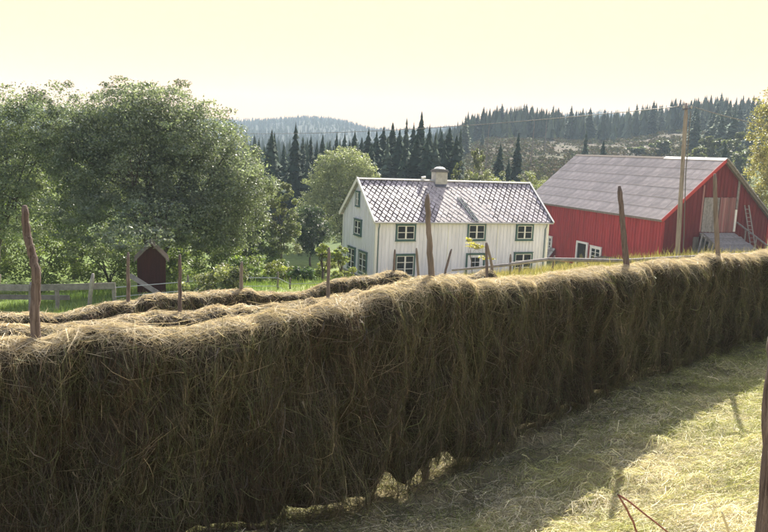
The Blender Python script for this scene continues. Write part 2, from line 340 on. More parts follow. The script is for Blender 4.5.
for uu, nm in ((-0.03, 'l'), (HL + 0.03, 'r')):
    for y0, y1 in ((-0.06, HW / 2), (HW + 0.06, HW / 2)):
        MB().bar((uu, y0, HB - 0.06), (uu, y1, HB + HR - 0.02 + 0.0), 0.05, 0.26, (0, 0, 1)).build('bargeboard', 'trim_white', house)
        MB().bar((uu + (0.03 if uu < 1 else -0.03), y0, HB + 0.08), (uu + (0.03 if uu < 1 else -0.03), y1, HB + HR + 0.12), 0.16, 0.03, (0, 0, 1)).build('verge_board', 'trim_white', house)
MB().tube([(0.02, -0.07, HB - 0.06), (HL - 0.02, -0.07, HB - 0.09)], 0.065, 8).build('gutter', 'plaster', house)
for uu, sg in ((0.50, 1), (HL - 0.62, 1)):
    MB().tube([(uu - 0.05, -0.05, HB - 0.12), (uu - 0.02, 0.0, HB - 0.32), (uu, 0.20, HB - 0.62), (uu, 0.215, 0.5), (uu, 0.02, 0.25)], 0.05, 8).build('downpipe', 'pipe_paint', house)
ch = MB().box((7.25, HW / 2 - 0.45, HB + HR - 0.6), (8.40, HW / 2 + 0.45, HB + 4.05)).build('chimney', 'plaster', house)
MB().box((7.17, HW / 2 - 0.53, HB + 4.052), (8.48, HW / 2 + 0.53, HB + 4.20)).box((7.25, HW / 2 - 0.45, HB + 4.202), (8.40, HW / 2 + 0.45, HB + 4.30)).build('chimney_collar', 'lead', ch)
cp = MB(); cp.tube([(7.82, HW / 2, HB + 4.34), (7.82, HW / 2, HB + 4.42), (7.82, HW / 2, HB + 4.50), (7.82, HW / 2, HB + 4.54)], [0.52, 0.46, 0.28, 0.05], 12); cp.build('chimney_cap', 'trim_white', ch)
MB().bar((7.12, HW / 2 - 0.62, HB + HR - 0.42), (8.53, HW / 2 - 0.62, HB + HR - 0.42), 0.35, 0.04, nrm).build('flashing', 'lead', ch)
MB().tube([(6.1, HW / 2, HB + HR + 0.05), (6.1, HW / 2, HB + HR + 0.22), (6.45, HW / 2, HB + HR + 0.28)], [0.13, 0.11, 0.09], 8).build('ridge_vent', 'trim_white', house)
lad = MB()                                                       # chimney sweep's ladder lying on the slates
for du in (0, 0.36):
    p, q2 = Vector((8.75 + du, 0, HB)) + upv * 3.1 + nrm * 0.07, Vector((9.35 + du, 0, HB)) + upv * 0.1 + nrm * 0.07
    lad.bar(p, q2, 0.05, 0.05, nrm)
for k in range(9):
    t_ = k / 8; p = (Vector((8.75, 0, HB)) + upv * 3.1).lerp(Vector((9.35, 0, HB)) + upv * 0.1, t_) + nrm * 0.08; lad.bar(p, p + Vector((0.36, 0, 0)), 0.03, 0.03, nrm)
lad.build('roof_ladder', 'pipe_paint', house)

def window(parent, o, ax, nr, w, h, rows, casing='green_paint', cw=0.13, sash='trim_white'):
    """o: lower-left corner on the wall face, ax along the wall, nr outwards; window > frame, pane"""
    o, ax, nr, z = Vector(o), Vector(ax), Vector(nr), Vector((0, 0, 1))
    def bx(mb, x0, x1, z0, z1, d0, d1):
        P = lambda x, zz, d: o + ax * x + z * zz + nr * d
        return mb.hexa([P(x0, z0, d0), P(x1, z0, d0), P(x1, z0, d1), P(x0, z0, d1), P(x0, z1, d0), P(x1, z1, d0), P(x1, z1, d1), P(x0, z1, d1)])
    s = MB(); i0, i1, j0, j1 = cw, w - cw, cw, h - cw; mid = w / 2; sw = 0.055
    for x0, x1 in ((i0 + 0.002, mid - 0.012), (mid + 0.012, i1 - 0.002)):
        bx(s, x0, x0 + sw, j0, j1, 0.03, 0.10); bx(s, x1 - sw, x1, j0, j1, 0.03, 0.10); bx(s, x0 + sw, x1 - sw, j0, j0 + sw, 0.03, 0.098); bx(s, x0 + sw, x1 - sw, j1 - sw, j1, 0.03, 0.098)
        for r in range(1, rows):
            zz = j0 + (j1 - j0) * r / rows; bx(s, x0 + sw, x1 - sw, zz - 0.025, zz + 0.025, 0.03, 0.092)
    bx(s, mid - 0.0115, mid + 0.0115, j0, j1, 0.03, 0.108)
    win = s.build('window', sash, parent)
    f = MB(); bx(f, 0, cw, 0.0, h, 0.0, 0.13); bx(f, w - cw, w, 0.0, h, 0.0, 0.13); bx(f, cw, w - cw, h - cw, h, 0.0, 0.128); bx(f, cw, w - cw, 0.0, cw, 0.0, 0.128); bx(f, -0.05, w + 0.05, h + 0.002, h + 0.05, 0.0, 0.17); bx(f, -0.04, w + 0.04, -0.05, -0.002, 0.0, 0.16)
    f.build('frame', casing, win)
    for x0, x1 in ((i0 + sw, mid - sw), (mid + sw, i1 - sw)):
        for r in range(rows):
            z0 = j0 + (j1 - j0) * r / rows + 0.026; z1 = j0 + (j1 - j0) * (r + 1) / rows - 0.026
            bx(MB(), x0, x1, z0, z1, 0.05, 0.062).build('pane', 'glass', win)
    return win
fr = (1, 0, 0), (0, -1, 0)
for u0, u1, w0, w1, rows in ((2.04, 3.84, -0.20, -1.58, 2), (8.76, 10.55, -0.14, -1.60, 2), (13.65, 15.45, -0.18, -1.62, 2), (2.06, 3.90, -2.72, -4.62, 3), (13.62, 15.55, -2.72, -4.80, 3)):
    window(house, (u0, v0 - 0.05, HB + w1), *fr, u1 - u0, w0 - w1, rows)
gl = (0, -1, 0), (-1, 0, 0)
for va, vb, w0, w1, rows, cw in ((5.02, 4.10, 2.19, 0.90, 2, 0.10), (5.15, 3.42, -0.20, -1.60, 2, 0.13), (6.50, 4.68, -2.78, -4.75, 3, 0.13), (3.80, 1.90, -2.80, -4.75, 3, 0.13)):
    window(house, (a0 - 0.05, va, HB + w1), *gl, va - vb, w0 - w1, rows, cw=cw)
# front door with green casing and a small window in it
dm = MB().box((8.92, v0 - 0.09, 0.38), (10.48, v0 - 0.035, HB - 2.88)).build('door', 'white_paint', house)
MB().box((8.77, v0 - 0.16, 0.36), (8.91, v0 - 0.03, HB - 2.70)).box((10.49, v0 - 0.16, 0.36), (10.63, v0 - 0.03, HB - 2.70)).box((8.912, v0 - 0.155, HB - 2.87), (10.488, v0 - 0.03, HB - 2.70)).build('door_frame', 'green_paint', dm)
for x in (9.28, 9.72):
    for z in (HB - 3.92, HB - 3.48):
        MB().box((x, v0 - 0.115, z), (x + 0.38, v0 - 0.092, z + 0.38)).build('pane', 'glass', dm)
MB().box((10.30, v0 - 0.16, 1.35), (10.36, v0 - 0.092, 1.50)).build('handle', 'lead', dm)

# ------------------------------------------------------------------ the red barn
BX, BY, BZ, BYAW, BL, BW, BR, BB = 16.793, 89.918, -1.522, -1.221, 24.1, 13.16, 5.615, 6.6
barn = empty('red_barn', (BX, BY, BZ - BB), BYAW)
tag(barn, 'large red wooden barn with grey corrugated roof and plank ramp', 'barn')
bs = BR / (BW / 2); b0, b1, c0, c1 = 0.34, BL - 0.34, 0.34, BW - 0.34
bz = lambda v: BB - 0.16 + bs * min(v, BW - v)
MB().poly([(b0, c0, -1), (b0, c1, -1), (b0, c1, bz(c1)), (b0, BW / 2, bz(BW / 2)), (b0, c0, bz(c0))], (b1 - b0, 0, 0)).build('wall', 'dark_red', barn)
seam = lambda t: BB - 3.55 + 0.4 * smooth(4, 18, t)
c = MB(); clad(c, (b0, c0, 0), (1, 0, 0), (0, -1, 0), b1 - b0, lambda t: float(seam(t)), lambda t: BB - 0.02, 0.21, 0.03, seed=5)
for q3 in range(len(c.v)):
    if c.v[q3][1] < c0 - 0.001: c.v[q3] = (c.v[q3][0], c.v[q3][1] - 0.05, c.v[q3][2])
tag(c.build('upper_cladding', 'red_paint', barn), kind='stuff')
c = MB(); clad(c, (b0, c0, 0), (1, 0, 0), (0, -1, 0), b1 - b0, -0.5, lambda t: float(seam(t)) + 0.05, 0.21, 0.025, seed=6); tag(c.build('lower_cladding', 'red_paint', barn), kind='stuff')
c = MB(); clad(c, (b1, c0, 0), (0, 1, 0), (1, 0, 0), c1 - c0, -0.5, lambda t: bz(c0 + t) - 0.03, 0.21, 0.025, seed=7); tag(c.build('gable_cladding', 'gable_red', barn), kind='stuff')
for x, y in ((b0, c0), (b1, c0), (b1, c1)):
    MB().box((x - 0.12, y - 0.13, -0.4), (x + 0.12, y + 0.13, BB - 0.25)).build('corner_board', 'red_paint', barn)
slope_slab('roof', BL - 0.03, BW, BR - 0.03, BB - 0.03, 0.14, 'old_wood', barn, u0=0.03)
slope_slab('roof', BL - 0.03, BW, BR - 0.03, BB - 0.03, 0.14, 'old_wood', barn, True, u0=0.03)
bn = Vector((0, -BR, BW / 2)).normalized(); bu = Vector((0, BW / 2, BR)).normalized(); BS = math.hypot(BW / 2, BR)
def corrugated(w, ln, sgn=1):
    n_ = Vector((0, bn.y * sgn, bn.z)); u_ = Vector((0, bu.y * sgn, bu.z)); mb = MB(); K = 24
    for i in range(K + 1):
        x = (w + 0.03) * i / K; hgt = 0.035 + 0.024 * math.cos(2 * math.pi * i / 4)
        mb.v += [tuple(Vector((x, 0, 0)) + n_ * (hgt + 0.038)), tuple(Vector((x, 0, 0)) + u_ * (ln + 0.1) + n_ * hgt)]
    for i in range(K): mb.f.append((2 * i, 2 * i + 2, 2 * i + 3, 2 * i + 1))
    return mb
NC, NR_ = 22, 6; cw_, rl = BL / NC, BS / NR_
sheet = corrugated(cw_, rl).mesh('roof_sheet', 'fibre_cement')
sheet2 = corrugated(cw_, rl, -1).mesh('roof_sheet', 'fibre_cement')
br = random.Random(9)
for j in range(NR_):
    for i in range(NC):
        o = link('roof_sheet', sheet, barn); o.location = Vector((i * cw_, 0, BB)) + bu * (j * rl - 0.12) + bn * br.uniform(0, 0.006)
        o = link('roof_sheet', sheet2, barn); o.location = Vector((i * cw_, BW, BB)) + Vector((0, -bu.y, bu.z)) * (j * rl - 0.12)
u_r = 15.9
for s_ in (-1, 1):
    MB().bar((u_r, BW / 2 + 0.13 * s_, BB + BR + 0.03), (BL + 0.08, BW / 2 + 0.13 * s_, BB + BR + 0.03), 0.36, 0.03, (0, 0.85 * s_, 1)).build('ridge_flashing', 'trim_white', barn)
    MB().bar((0, BW / 2 + 0.10 * s_, BB + BR + 0.02), (u_r - 0.02, BW / 2 + 0.10 * s_, BB + BR + 0.02), 0.26, 0.03, (0, 0.85 * s_, 1)).build('ridge_cap', 'old_wood', barn)
MB().bar((BL + 0.03, -0.10, BB - 0.12), (BL + 0.03, BW / 2, BB + BR - 0.06), 0.05, 0.30).build('bargeboard', 'red_trim', barn)
MB().bar((BL + 0.03, BW + 0.10, BB - 0.12), (BL + 0.03, BW / 2, BB + BR - 0.06), 0.05, 0.30).build('bargeboard', 'old_wood', barn)
MB().bar((BL + 0.14, BW + 0.10, BB + 0.02), (BL + 0.14, BW / 2, BB + BR + 0.08), 0.16, 0.10).build('verge_board', 'grey_wood', barn)
MB().bar((0.02, -0.09, BB - 0.13), (BL, -0.09, BB - 0.13), 0.05, 0.18).build('fascia', 'old_wood', barn)
# door and windows in the long wall
dr = MB().box((11.02, c0 - 0.10, 0.0), (12.62, c0 - 0.075, BB - 3.75)).build('doorway', 'dark_inside', barn)
for x0, x1, z0, z1 in ((10.80, 11.018, -0.2, BB - 3.55), (12.622, 12.86, -0.2, BB - 3.55), (11.02, 12.62, BB - 3.748, BB - 3.552)):
    MB().box((x0, c0 - 0.20, z0), (x1, c0 - 0.04, z1)).build('trim_board', 'trim_white', dr)
window(barn, (13.35, c0 - 0.09, BB - 5.38), *fr, 1.9, 1.62, 3, casing='trim_white', cw=0.2)
MB().box((13.6, c0 - 0.16, -0.2), (13.9, c0 - 0.08, BB - 5.45)).box((14.75, c0 - 0.16, -0.2), (15.05, c0 - 0.08, BB - 5.45)).build('door_trim', 'trim_white', barn)
window(barn, (4.75, c0 - 0.09, BB - 5.40), *fr, 1.25, 1.66, 3, casing='trim_white', cw=0.16)
# gable door: grey leaf and worn red leaf, board by board
def leaf_boards(v_a, v_b, z_a, z_b, mat, nb, name, seed):
    rr_ = random.Random(seed); root = None; w_ = (v_b - v_a) / nb
    back = MB().box((b1 + 0.06, v_a, z_a), (b1 + 0.085, v_b, z_b)).build(name, 'dark_inside', barn)
    for i in range(nb):
        y0, y1 = v_a + i * w_ + 0.008, v_a + (i + 1) * w_ - 0.012
        MB().box((b1 + 0.087, y0, z_a - rr_.uniform(0, 0.05)), (b1 + 0.115 + rr_.uniform(0, 0.02), y1, z_b - rr_.uniform(0, 0.06))).build('board', mat, back)
    return back
leaf_boards(4.70, 6.52, BB - 1.12, BB + 2.10, 'grey_wood', 8, 'door', 1)
leaf_boards(6.60, 8.46, BB - 1.12, BB + 2.14, 'worn_red', 8, 'door', 2)
MB().box((b1 + 0.07, 8.50, BB - 1.1), (b1 + 0.13, 8.74, BB + 1.0)).build('door_post', 'trim_white', barn)
MB().box((b1 + 0.07, 8.52, BB + 1.05), (b1 + 0.125, 8.76, BB + 3.7)).build('door_post', 'grey_wood', barn)
MB().box((b1 + 0.07, 4.48, BB - 1.1), (b1 + 0.12, 4.64, BB + 3.2)).build('door_post', 'worn_red', barn)
# ramp: separate planks on beams, with a boarded side
ru0, ru1, rz0, rz1, rv0, rv1 = b1 + 0.12, b1 + 4.1, BB - 1.15, BB - 2.85, 4.6, 8.75
ramp = MB(); pk = random.Random(4)
for v in (rv0 + 0.1, (rv0 + rv1) / 2, rv1 - 0.1): ramp.bar((ru0, v, rz0 - 0.22), (ru1, v, rz1 - 0.22), 0.18, 0.2)
for u_ in (ru0 + 0.25, ru0 + 1.4, ru0 + 2.5):
    zt = rz0 + (rz1 - rz0) * (u_ - ru0) / (ru1 - ru0)
    for v in (rv0 + 0.1, rv1 - 0.1): ramp.box((u_ - 0.09, v - 0.09, -0.5), (u_ + 0.09, v + 0.09, zt - 0.33))
ramp = ramp.build('ramp', 'grey_wood', barn)
npk = 18
for i in range(npk):
    t0, t1 = i / npk, (i + 0.9) / npk; ov = pk.uniform(-0.12, 0.12)
    pu = lambda t_: ru0 + (ru1 - ru0) * t_
    pz = lambda t_: rz0 + (rz1 - rz0) * t_
    dz = pk.uniform(-0.012, 0.012)
    MB().hexa([(pu(t0), rv0 + ov, pz(t0) - 0.11 + dz), (pu(t1), rv0 + ov, pz(t1) - 0.11 + dz), (pu(t1), rv1 + ov, pz(t1) - 0.11 + dz), (pu(t0), rv1 + ov, pz(t0) - 0.11 + dz),
               (pu(t0), rv0 + ov, pz(t0) - 0.05 + dz), (pu(t1), rv0 + ov, pz(t1) - 0.05 + dz), (pu(t1), rv1 + ov, pz(t1) - 0.05 + dz), (pu(t0), rv1 + ov, pz(t0) - 0.05 + dz)]).build('plank', 'grey_wood', ramp)
hr_ = MB(); hr_.bar((b1 + 0.15, rv1 + 0.08, BB - 0.20), (b1 + 4.0, rv1 + 0.08, BB - 1.95), 0.08, 0.12)
for u_ in (1.3, 2.6, 3.8): hr_.bar((b1 + u_, rv1 + 0.08, BB - 3.4), (b1 + u_, rv1 + 0.08, BB - 0.22 - 0.45 * u_), 0.09, 0.09)
hr_.build('handrail', 'grey_wood', barn)
# low timber side under the ramp and a dark hatch
MB().box((b1 + 0.06, 3.9, -0.4), (b1 + 0.16, 4.5, BB - 1.6)).build('board_panel', 'old_wood', barn)
MB().box((b1 + 0.065, 4.75, BB - 3.2), (b1 + 0.10, 6.6, BB - 1.7)).build('hatch', 'dark_inside', barn)
# things leaning on and standing by the barn
def bw(u, v, w): 
    return barn.matrix_basis @ Vector((u, v, w + BB))
barn.matrix_basis = Matrix.Translation((BX, BY, BZ - BB)) @ Matrix.Rotation(BYAW, 4, 'Z')
house.matrix_basis = Matrix.Translation((HX, HY, HZ - HB)) @ Matrix.Rotation(HYAW, 4, 'Z')
lb = bw(25.15, 10.2, 0); gzl = Tz(lb.x, lb.y)
lr = empty('ladder', (lb.x, lb.y, gzl)); tag(lr, 'grey wooden ladder leaning against the red barn gable', 'ladder')
top, bot = bw(23.93, 9.75, 1.45), Vector((lb.x, lb.y, gzl - 0.05)); ax_ = (bw(0, 1, 0) - bw(0, 0, 0)) * 0.29
for s_ in (-1, 1): MB().bar(bot + ax_ * s_ - lr.location, top + ax_ * (s_ * 0.85) - lr.location, 0.07, 0.09).build('rail', 'grey_wood', lr)
for k in range(1, 13):
    p = bot.lerp(top, k / 13.0) - lr.location; MB().bar(p - ax_, p + ax_, 0.045, 0.05).build('rung', 'grey_wood', lr)
# wooden frame leaning against the ramp's side
gf = bw(24.7, 3.95, 0); gt = empty('wooden_hurdle', (gf.x, gf.y, Tz(gf.x, gf.y))); tag(gt, 'grey slatted wooden hurdle leaning on the side of the barn ramp', 'hurdle')
A_, B_ = bw(24.5, 3.9, -3.6), bw(26.9, 4.15, -4.2); C_, D_ = bw(24.4, 4.42, -1.15), bw(26.9, 4.42, -2.45)
L_ = gt.location
MB().bar(A_ - L_, B_ - L_, 0.07, 0.1).bar(C_ - L_, D_ - L_, 0.07, 0.1).build('rail', 'grey_wood', gt)
for k in range(6):
    t_ = k / 5.0; MB().bar(A_.lerp(B_, t_) - L_, C_.lerp(D_, t_) - L_, 0.05, 0.14).build('slat', 'grey_wood', gt)
p0_, p1_ = bw(5.9, -0.55, 0), None
pl = MB(); g0 = Tz(p0_.x, p0_.y)
lean = empty('leaning_door', (p0_.x, p0_.y, g0)); tag(lean, 'pale old door panel leaning between the house corner and the barn', 'door')
for k in range(4):
    q0, q1 = bw(5.55 + k * 0.30, -0.75, 0), bw(6.05 + k * 0.30, -0.02, -4.95); q0.z = g0 - 0.02
    MB().bar(q0 - lean.location, q1 - lean.location, 0.28, 0.05, (bw(0, -1, 0) - bw(0, 0, 0))).build('board', 'grey_wood' if k % 3 else 'plaster', lean)
for tt in (0.25, 0.8):
    q0, q1 = bw(5.45 + 0.5 * tt, -0.80 + 0.73 * tt, 0), bw(6.65 + 0.5 * tt, -0.80 + 0.73 * tt, 0); zz = g0 + (BZ - 4.95 - g0) * tt
    q0.z = q1.z = zz; MB().bar(q0 - lean.location, q1 - lean.location, 0.05, 0.14).build('cross_board', 'grey_wood', lean)

# covered stack standing by the long wall
ws = bw(19.3, -1.6, 0); wz = Tz(ws.x, ws.y)
stack = empty('covered_stack', (ws.x, ws.y, wz), BYAW); tag(stack, 'low firewood stack under a dark cover beside the red barn wall', 'wood stack')
hgt = (BZ - 4.35) - wz
MB().poly([(-2.4, -0.7, hgt - 0.35), (2.6, -0.7, hgt - 0.5), (2.6, 0.0, hgt - 0.25), (0.2, 0.0, hgt + 0.12), (-2.4, 0.0, hgt - 0.1)], (0, 1.1, 0.02)).build('cover', 'tarp', stack)
MB().hexa([(-2.45, -0.8, hgt - 0.38), (2.65, -0.8, hgt - 0.52), (2.65, 0.7, hgt - 0.2), (-2.45, 0.7, hgt - 0.04), (-2.45, -0.8, hgt - 0.33), (0.2, -0.8, hgt - 0.1), (0.2, 0.7, hgt + 0.18), (-2.45, 0.7, hgt + 0.02)]).build('cover_sheet', 'tarp', stack)
sr = random.Random(12); logm = [MB().tube([(0, -0.75, 0), (0, 0.75, 0)], r_, 7).mesh('log', 'old_wood') for r_ in (0.10, 0.12, 0.085)]
for j in range(max(2, int((hgt - 0.5) / 0.21))):
    for i in range(22):
        o = link('log', logm[(i + j) % 3], stack); o.location = (-2.25 + i * 0.215 + (j % 2) * 0.1, 0, 0.1 + j * 0.205)

# ------------------------------------------------------------------ hay drying on wire racks
PAL = 0.58 * np.array([[0.37, 0.315, 0.21], [0.15, 0.175, 0.085], [0.16, 0.122, 0.082], [0.21, 0.185, 0.155], [0.225, 0.235, 0.125]])
def hay_row(name, ctrl, n, hw, hem_fn, seed, label, half=0.215, back=0.22, bright=1.0, K=4, warm=1.0):
    rg = np.random.default_rng(seed)
    ctrl = np.array(ctrl, float); cum = np.r_[0, np.cumsum(np.hypot(*np.diff(ctrl[:, :2], axis=0).T))]
    Lr = cum[-1]; S = np.linspace(0, Lr, int(Lr / 0.035))
    fx = lambda s: np.interp(s, cum, ctrl[:, 0]); fy = lambda s: np.interp(s, cum, ctrl[:, 1])
    ds = 0.8
    tx = lambda s: fx(s + ds) - fx(s - ds) + 1e-6; ty = lambda s: fy(s + ds) - fy(s - ds)
    def frame(s):
        a, b_ = tx(s), ty(s); m_ = np.hypot(a, b_); return a / m_, b_ / m_
    endt = lambda s: smooth(-0.02, 0.35, s) * smooth(-0.02, 0.35, Lr - s)
    top = lambda s: np.interp(s, cum, ctrl[:, 2]) - 0.03 + 0.04 * vn2(s / 0.55, s * 0, seed) + 0.035 * vn2(s / 0.2, s * 0, seed + 1)
    grd = lambda s: T(fx(s), fy(s))
    hem = lambda s: grd(s) + hem_fn(fx(s)) + 0.05 * np.abs(vn2(s / 0.3, s * 0, seed + 2))
    def width(h, s): return (half * (0.22 + 0.78 * np.sqrt(np.clip(1 - np.clip(1 - h / 0.15, 0, 1) ** 2, 0, 1))) * (1.08 - 0.18 * h)) * (0.55 + 0.45 * endt(s))
    def disp(s, h, sd):
        return 0.10 * vn2(s / 0.30, h / 0.45, seed + 5 + sd) + 0.085 * vn2(s / 0.12, h / 0.20, seed + 8 + sd) + 0.04 * vn2(s / 0.05, h / 0.09, seed + 9 + sd)
    def place(s, h, out, side):
        """point at arc s, drop fraction h, extra outward offset; side +1 front, -1 back"""
        t0, t1 = frame(s); o = (width(h, s) + disp(s, h, 0) * np.clip(h * 9, 0.5, 1) + out) * side
        zt, zh = top(s), hem(s); z = zt - h * (zt - zh)
        return np.stack([fx(s) + t1 * o, fy(s) - t0 * o, z], -1)
    # body of the hay under the loose strands
    hh = np.r_[np.linspace(0, 0.12, 7)[:-1], np.linspace(0.12, 0.94, 22)]
    SS, HH = np.meshgrid(S, hh)
    fr_ = place(SS, HH, -0.035, 1)[::-1]; bk = place(SS, HH, -0.035, -1)
    G = np.concatenate([fr_, bk], 0); r_, c_ = G.shape[:2]; id_ = np.arange(r_ * c_).reshape(r_, c_)
    Fb = np.stack([id_[:-1, :-1], id_[:-1, 1:], id_[1:, 1:], id_[1:, :-1]], -1).reshape(-1, 4)
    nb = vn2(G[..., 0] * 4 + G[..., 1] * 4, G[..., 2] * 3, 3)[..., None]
    cb = np.array([0.04, 0.032, 0.023]) * bright * (1 + 0.35 * nb)  # very dark body colour paints in the shade between the strands
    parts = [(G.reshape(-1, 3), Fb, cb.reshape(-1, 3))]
    # strands hanging down both faces
    tt = np.linspace(0, 1, K)[None]
    s0 = rg.uniform(0, Lr, n); side = np.where(rg.random(n) < back, -1.0, 1.0)
    h0 = rg.uniform(-0.02, 0.97, n) ** 1.05 if False else rg.uniform(0.0, 0.97, n)
    ln = np.clip(rg.lognormal(-1.05, 0.55, n), 0.08, 0.95)
    lean_ = rg.normal(0, 0.16, n) + 0.20 * vn2(s0 / 0.5, h0 / 0.3, seed + 20); fly = rg.random(n) < 0.33; bits = rg.random(n) < 0.13
    ln = np.where(bits, ln * 0.33, ln)
    lean_ = np.where(fly, rg.uniform(-1.5, 1.5, n), lean_); curl = rg.normal(0, 0.55, n) * np.where(fly, 1.6, 0.7)
    zt = (top(s0) - hem(s0))
    ang = lean_[:, None] + curl[:, None] * tt
    dsx = np.cumsum(np.sin(ang), 1) / K * ln[:, None]; dhz = np.cumsum(np.cos(ang), 1) / K * ln[:, None]
    sk = np.clip(s0[:, None] + dsx - dsx[:, :1], -0.1, Lr + 0.1); hk = np.clip(h0[:, None] + (dhz - dhz[:, :1]) / zt[:, None], 0.0, None)
    hk = np.minimum(hk, 0.97 + rg.random((n, 1)) * 0.09 + 0.001 * tt)
    out = rg.normal(0.0, 0.018, (n, 1)) + np.where(fly, rg.uniform(0, 0.07, n), rg.uniform(0, 0.015, n))[:, None] * np.sin(tt * math.pi * rg.uniform(0.5, 1.0, (n, 1)))
    P = place(sk, hk, out, side[:, None])
    # strands thrown over the top wire
    nt_ = int(n * 0.24); st = rg.uniform(0, Lr, nt_); q_ = np.sort(rg.uniform(-1, 1, (nt_, 2)), 1); flip = rg.random(nt_) < 0.5
    qa = np.where(flip, q_[:, 0], q_[:, 1])[:, None] * (1 - tt) + np.where(flip, q_[:, 1], q_[:, 0])[:, None] * tt
    st_k = np.clip(st[:, None] + (tt - 0.5) * rg.normal(0, 0.22, (nt_, 1)), 0, Lr)
    over = np.clip(rg.exponential(0.075, (nt_, 1)) * (1.0 + 0.9 * vn2(st / 0.22, st * 0, seed + 40)[:, None]) + 0.02, 0.015, 0.42)
    hq = np.abs(qa) ** 1.8 * over; outq = rg.uniform(-0.02, 0.02, (nt_, 1)) + 0.0 * tt
    t0, t1 = frame(st_k); wq = (width(hq, st_k) + disp(st_k, hq, 0) * np.clip(hq * 9, 0.5, 1) + outq) * np.sign(qa) * np.clip(np.abs(qa) * 3, 0, 1)
    lift = (0.03 + 0.03 * rg.random((nt_, 1)) ** 2 * rg.normal(1, 0.6, (nt_, 1))) * (1 - np.abs(qa)) + np.where(rg.random((nt_, 1)) < 0.06, rg.uniform(0, 0.10, (nt_, 1)) * tt ** 2, 0)
    Pt = np.stack([fx(st_k) + t1 * wq, fy(st_k) - t0 * wq, top(st_k) - hq * (top(st_k) - hem(st_k)) + lift], -1)
    P = np.concatenate([P, Pt]); nn = len(P)
    d = np.gradient(P, axis=1); fac = rg.normal(0, 1, (nn, 1, 3)); wv = np.cross(d, fac); wv /= np.linalg.norm(wv, axis=2, keepdims=True) + 1e-9
    wv = wv * (hw * rg.lognormal(0, 0.35, (nn, 1, 1)) * np.where(np.r_[bits, np.zeros(nt_, bool)], 2.3, 1.0)[:, None, None]) * np.linspace(1, 0.35, K)[None, :, None]
    sa = np.r_[s0, st]; ha = np.r_[h0, np.zeros(nt_)]
    pick = (vn2(sa / 0.45, ha / 0.35, seed + 30) * 1.3 + rg.normal(0, 1.0, nn)); idx = np.digitize(pick, [-0.9, -0.2, 0.45, 1.0]) ; idx = np.array([2, 1, 3, 0, 4])[idx]
    cs = PAL[idx] * rg.lognormal(0, 0.28, (nn, 1)) * bright * np.where(rg.random((nn, 1)) < 0.10, 1.7, 1.0); cs[:, 0] *= warm
    crest_lit = np.clip(1.2 - 4.5 * hq.max(1), 0.12, 1)[:, None] * rg.uniform(0.6, 1.0, (nt_, 1))
    cs[len(s0):] = (cs[len(s0):] * (1 - 0.6 * crest_lit) + crest_lit * np.array([0.77, 0.69, 0.52]) * 0.88 * rg.lognormal(0, 0.2, (nt_, 1)))   # sunlight on the crest painted in as paler strand colour
    parts.append(ribbons(P, wv, cs))
    V, Fq, C_ = join_np(parts)
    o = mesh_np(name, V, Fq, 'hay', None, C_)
    tag(o, label, 'hay', 'rows of hay hung up to dry')
    return o, fx, fy, top

PA = [(-5.2, 4.85, 1.80), (-4.5, 5.15, 1.80), (-3.1, 5.85, 1.80), (-1.6, 6.60, 1.80), (-0.7, 7.25, 1.82), (-0.15, 7.75, 1.95), (0.6, 8.40, 2.00), (1.46, 9.15, 1.90), (3.75, 11.16, 1.86), (5.3, 12.53, 1.85), (7.5, 14.45, 1.82), (9.0, 15.8, 1.84), (11, 17.6, 1.86)]
hemA = lambda x: 0.03 + 0.26 * np.exp(-((x - 0.0) / 0.12) ** 2) + 0.36 * np.exp(-((x - 0.60) / 0.17) ** 2) + 0.10 * np.exp(-((x + 0.5) / 0.3) ** 2)
hay_row('drying_hay', PA, 112000, 0.0019, hemA, 1, 'long shaggy curtain of hay in the foreground, largest and nearest row')
PB = [(-7.4, 6.8, 1.03), (-4.83, 9.16, 1.03), (-4.29, 9.65, 0.98), (-3.79, 10.11, 0.94), (-2.86, 10.94, 0.94), (-2.11, 11.62, 0.88), (-1.27, 12.39, 0.84), (-0.75, 12.85, 0.90), (0.24, 13.76, 0.90), (1.13, 14.56, 0.87), (2.2, 15.5, 0.85)]
PC = [(-9.5, 11.5, 0.2), (-7.16, 13.6, 0.15), (-6.43, 14.26, 0.0), (-6.07, 14.59, 0.03), (-5.61, 14.99, 0.11), (-4.97, 15.58, 0.17), (-4.1, 16.36, 0.14), (-3.42, 16.98, 0.13), (-2.72, 17.61, -0.03), (-2.13, 18.15, -0.16), (-1.61, 18.62, 0.01), (-1.03, 19.14, 0.15), (-0.23, 19.87, 0.04), (0.28, 20.33, 0.22), (0.5, 20.5, 0.15), (0.84, 20.84, -0.14), (1.81, 21.72, -0.06), (2.48, 22.32, -0.23), (3.3, 23.07, -0.10), (3.55, 23.3, -0.35)]
low = lambda x: 0.06 + 0 * x
hay_row('drying_hay', PB, 26000, 0.0034, low, 51, 'middle row of hay just behind the nearest hay curtain', K=3, warm=1.06)
hay_row('drying_hay', PC, 30000, 0.0042, low, 77, 'farthest low row of hay humped in front of the white house', K=3, warm=1.08)

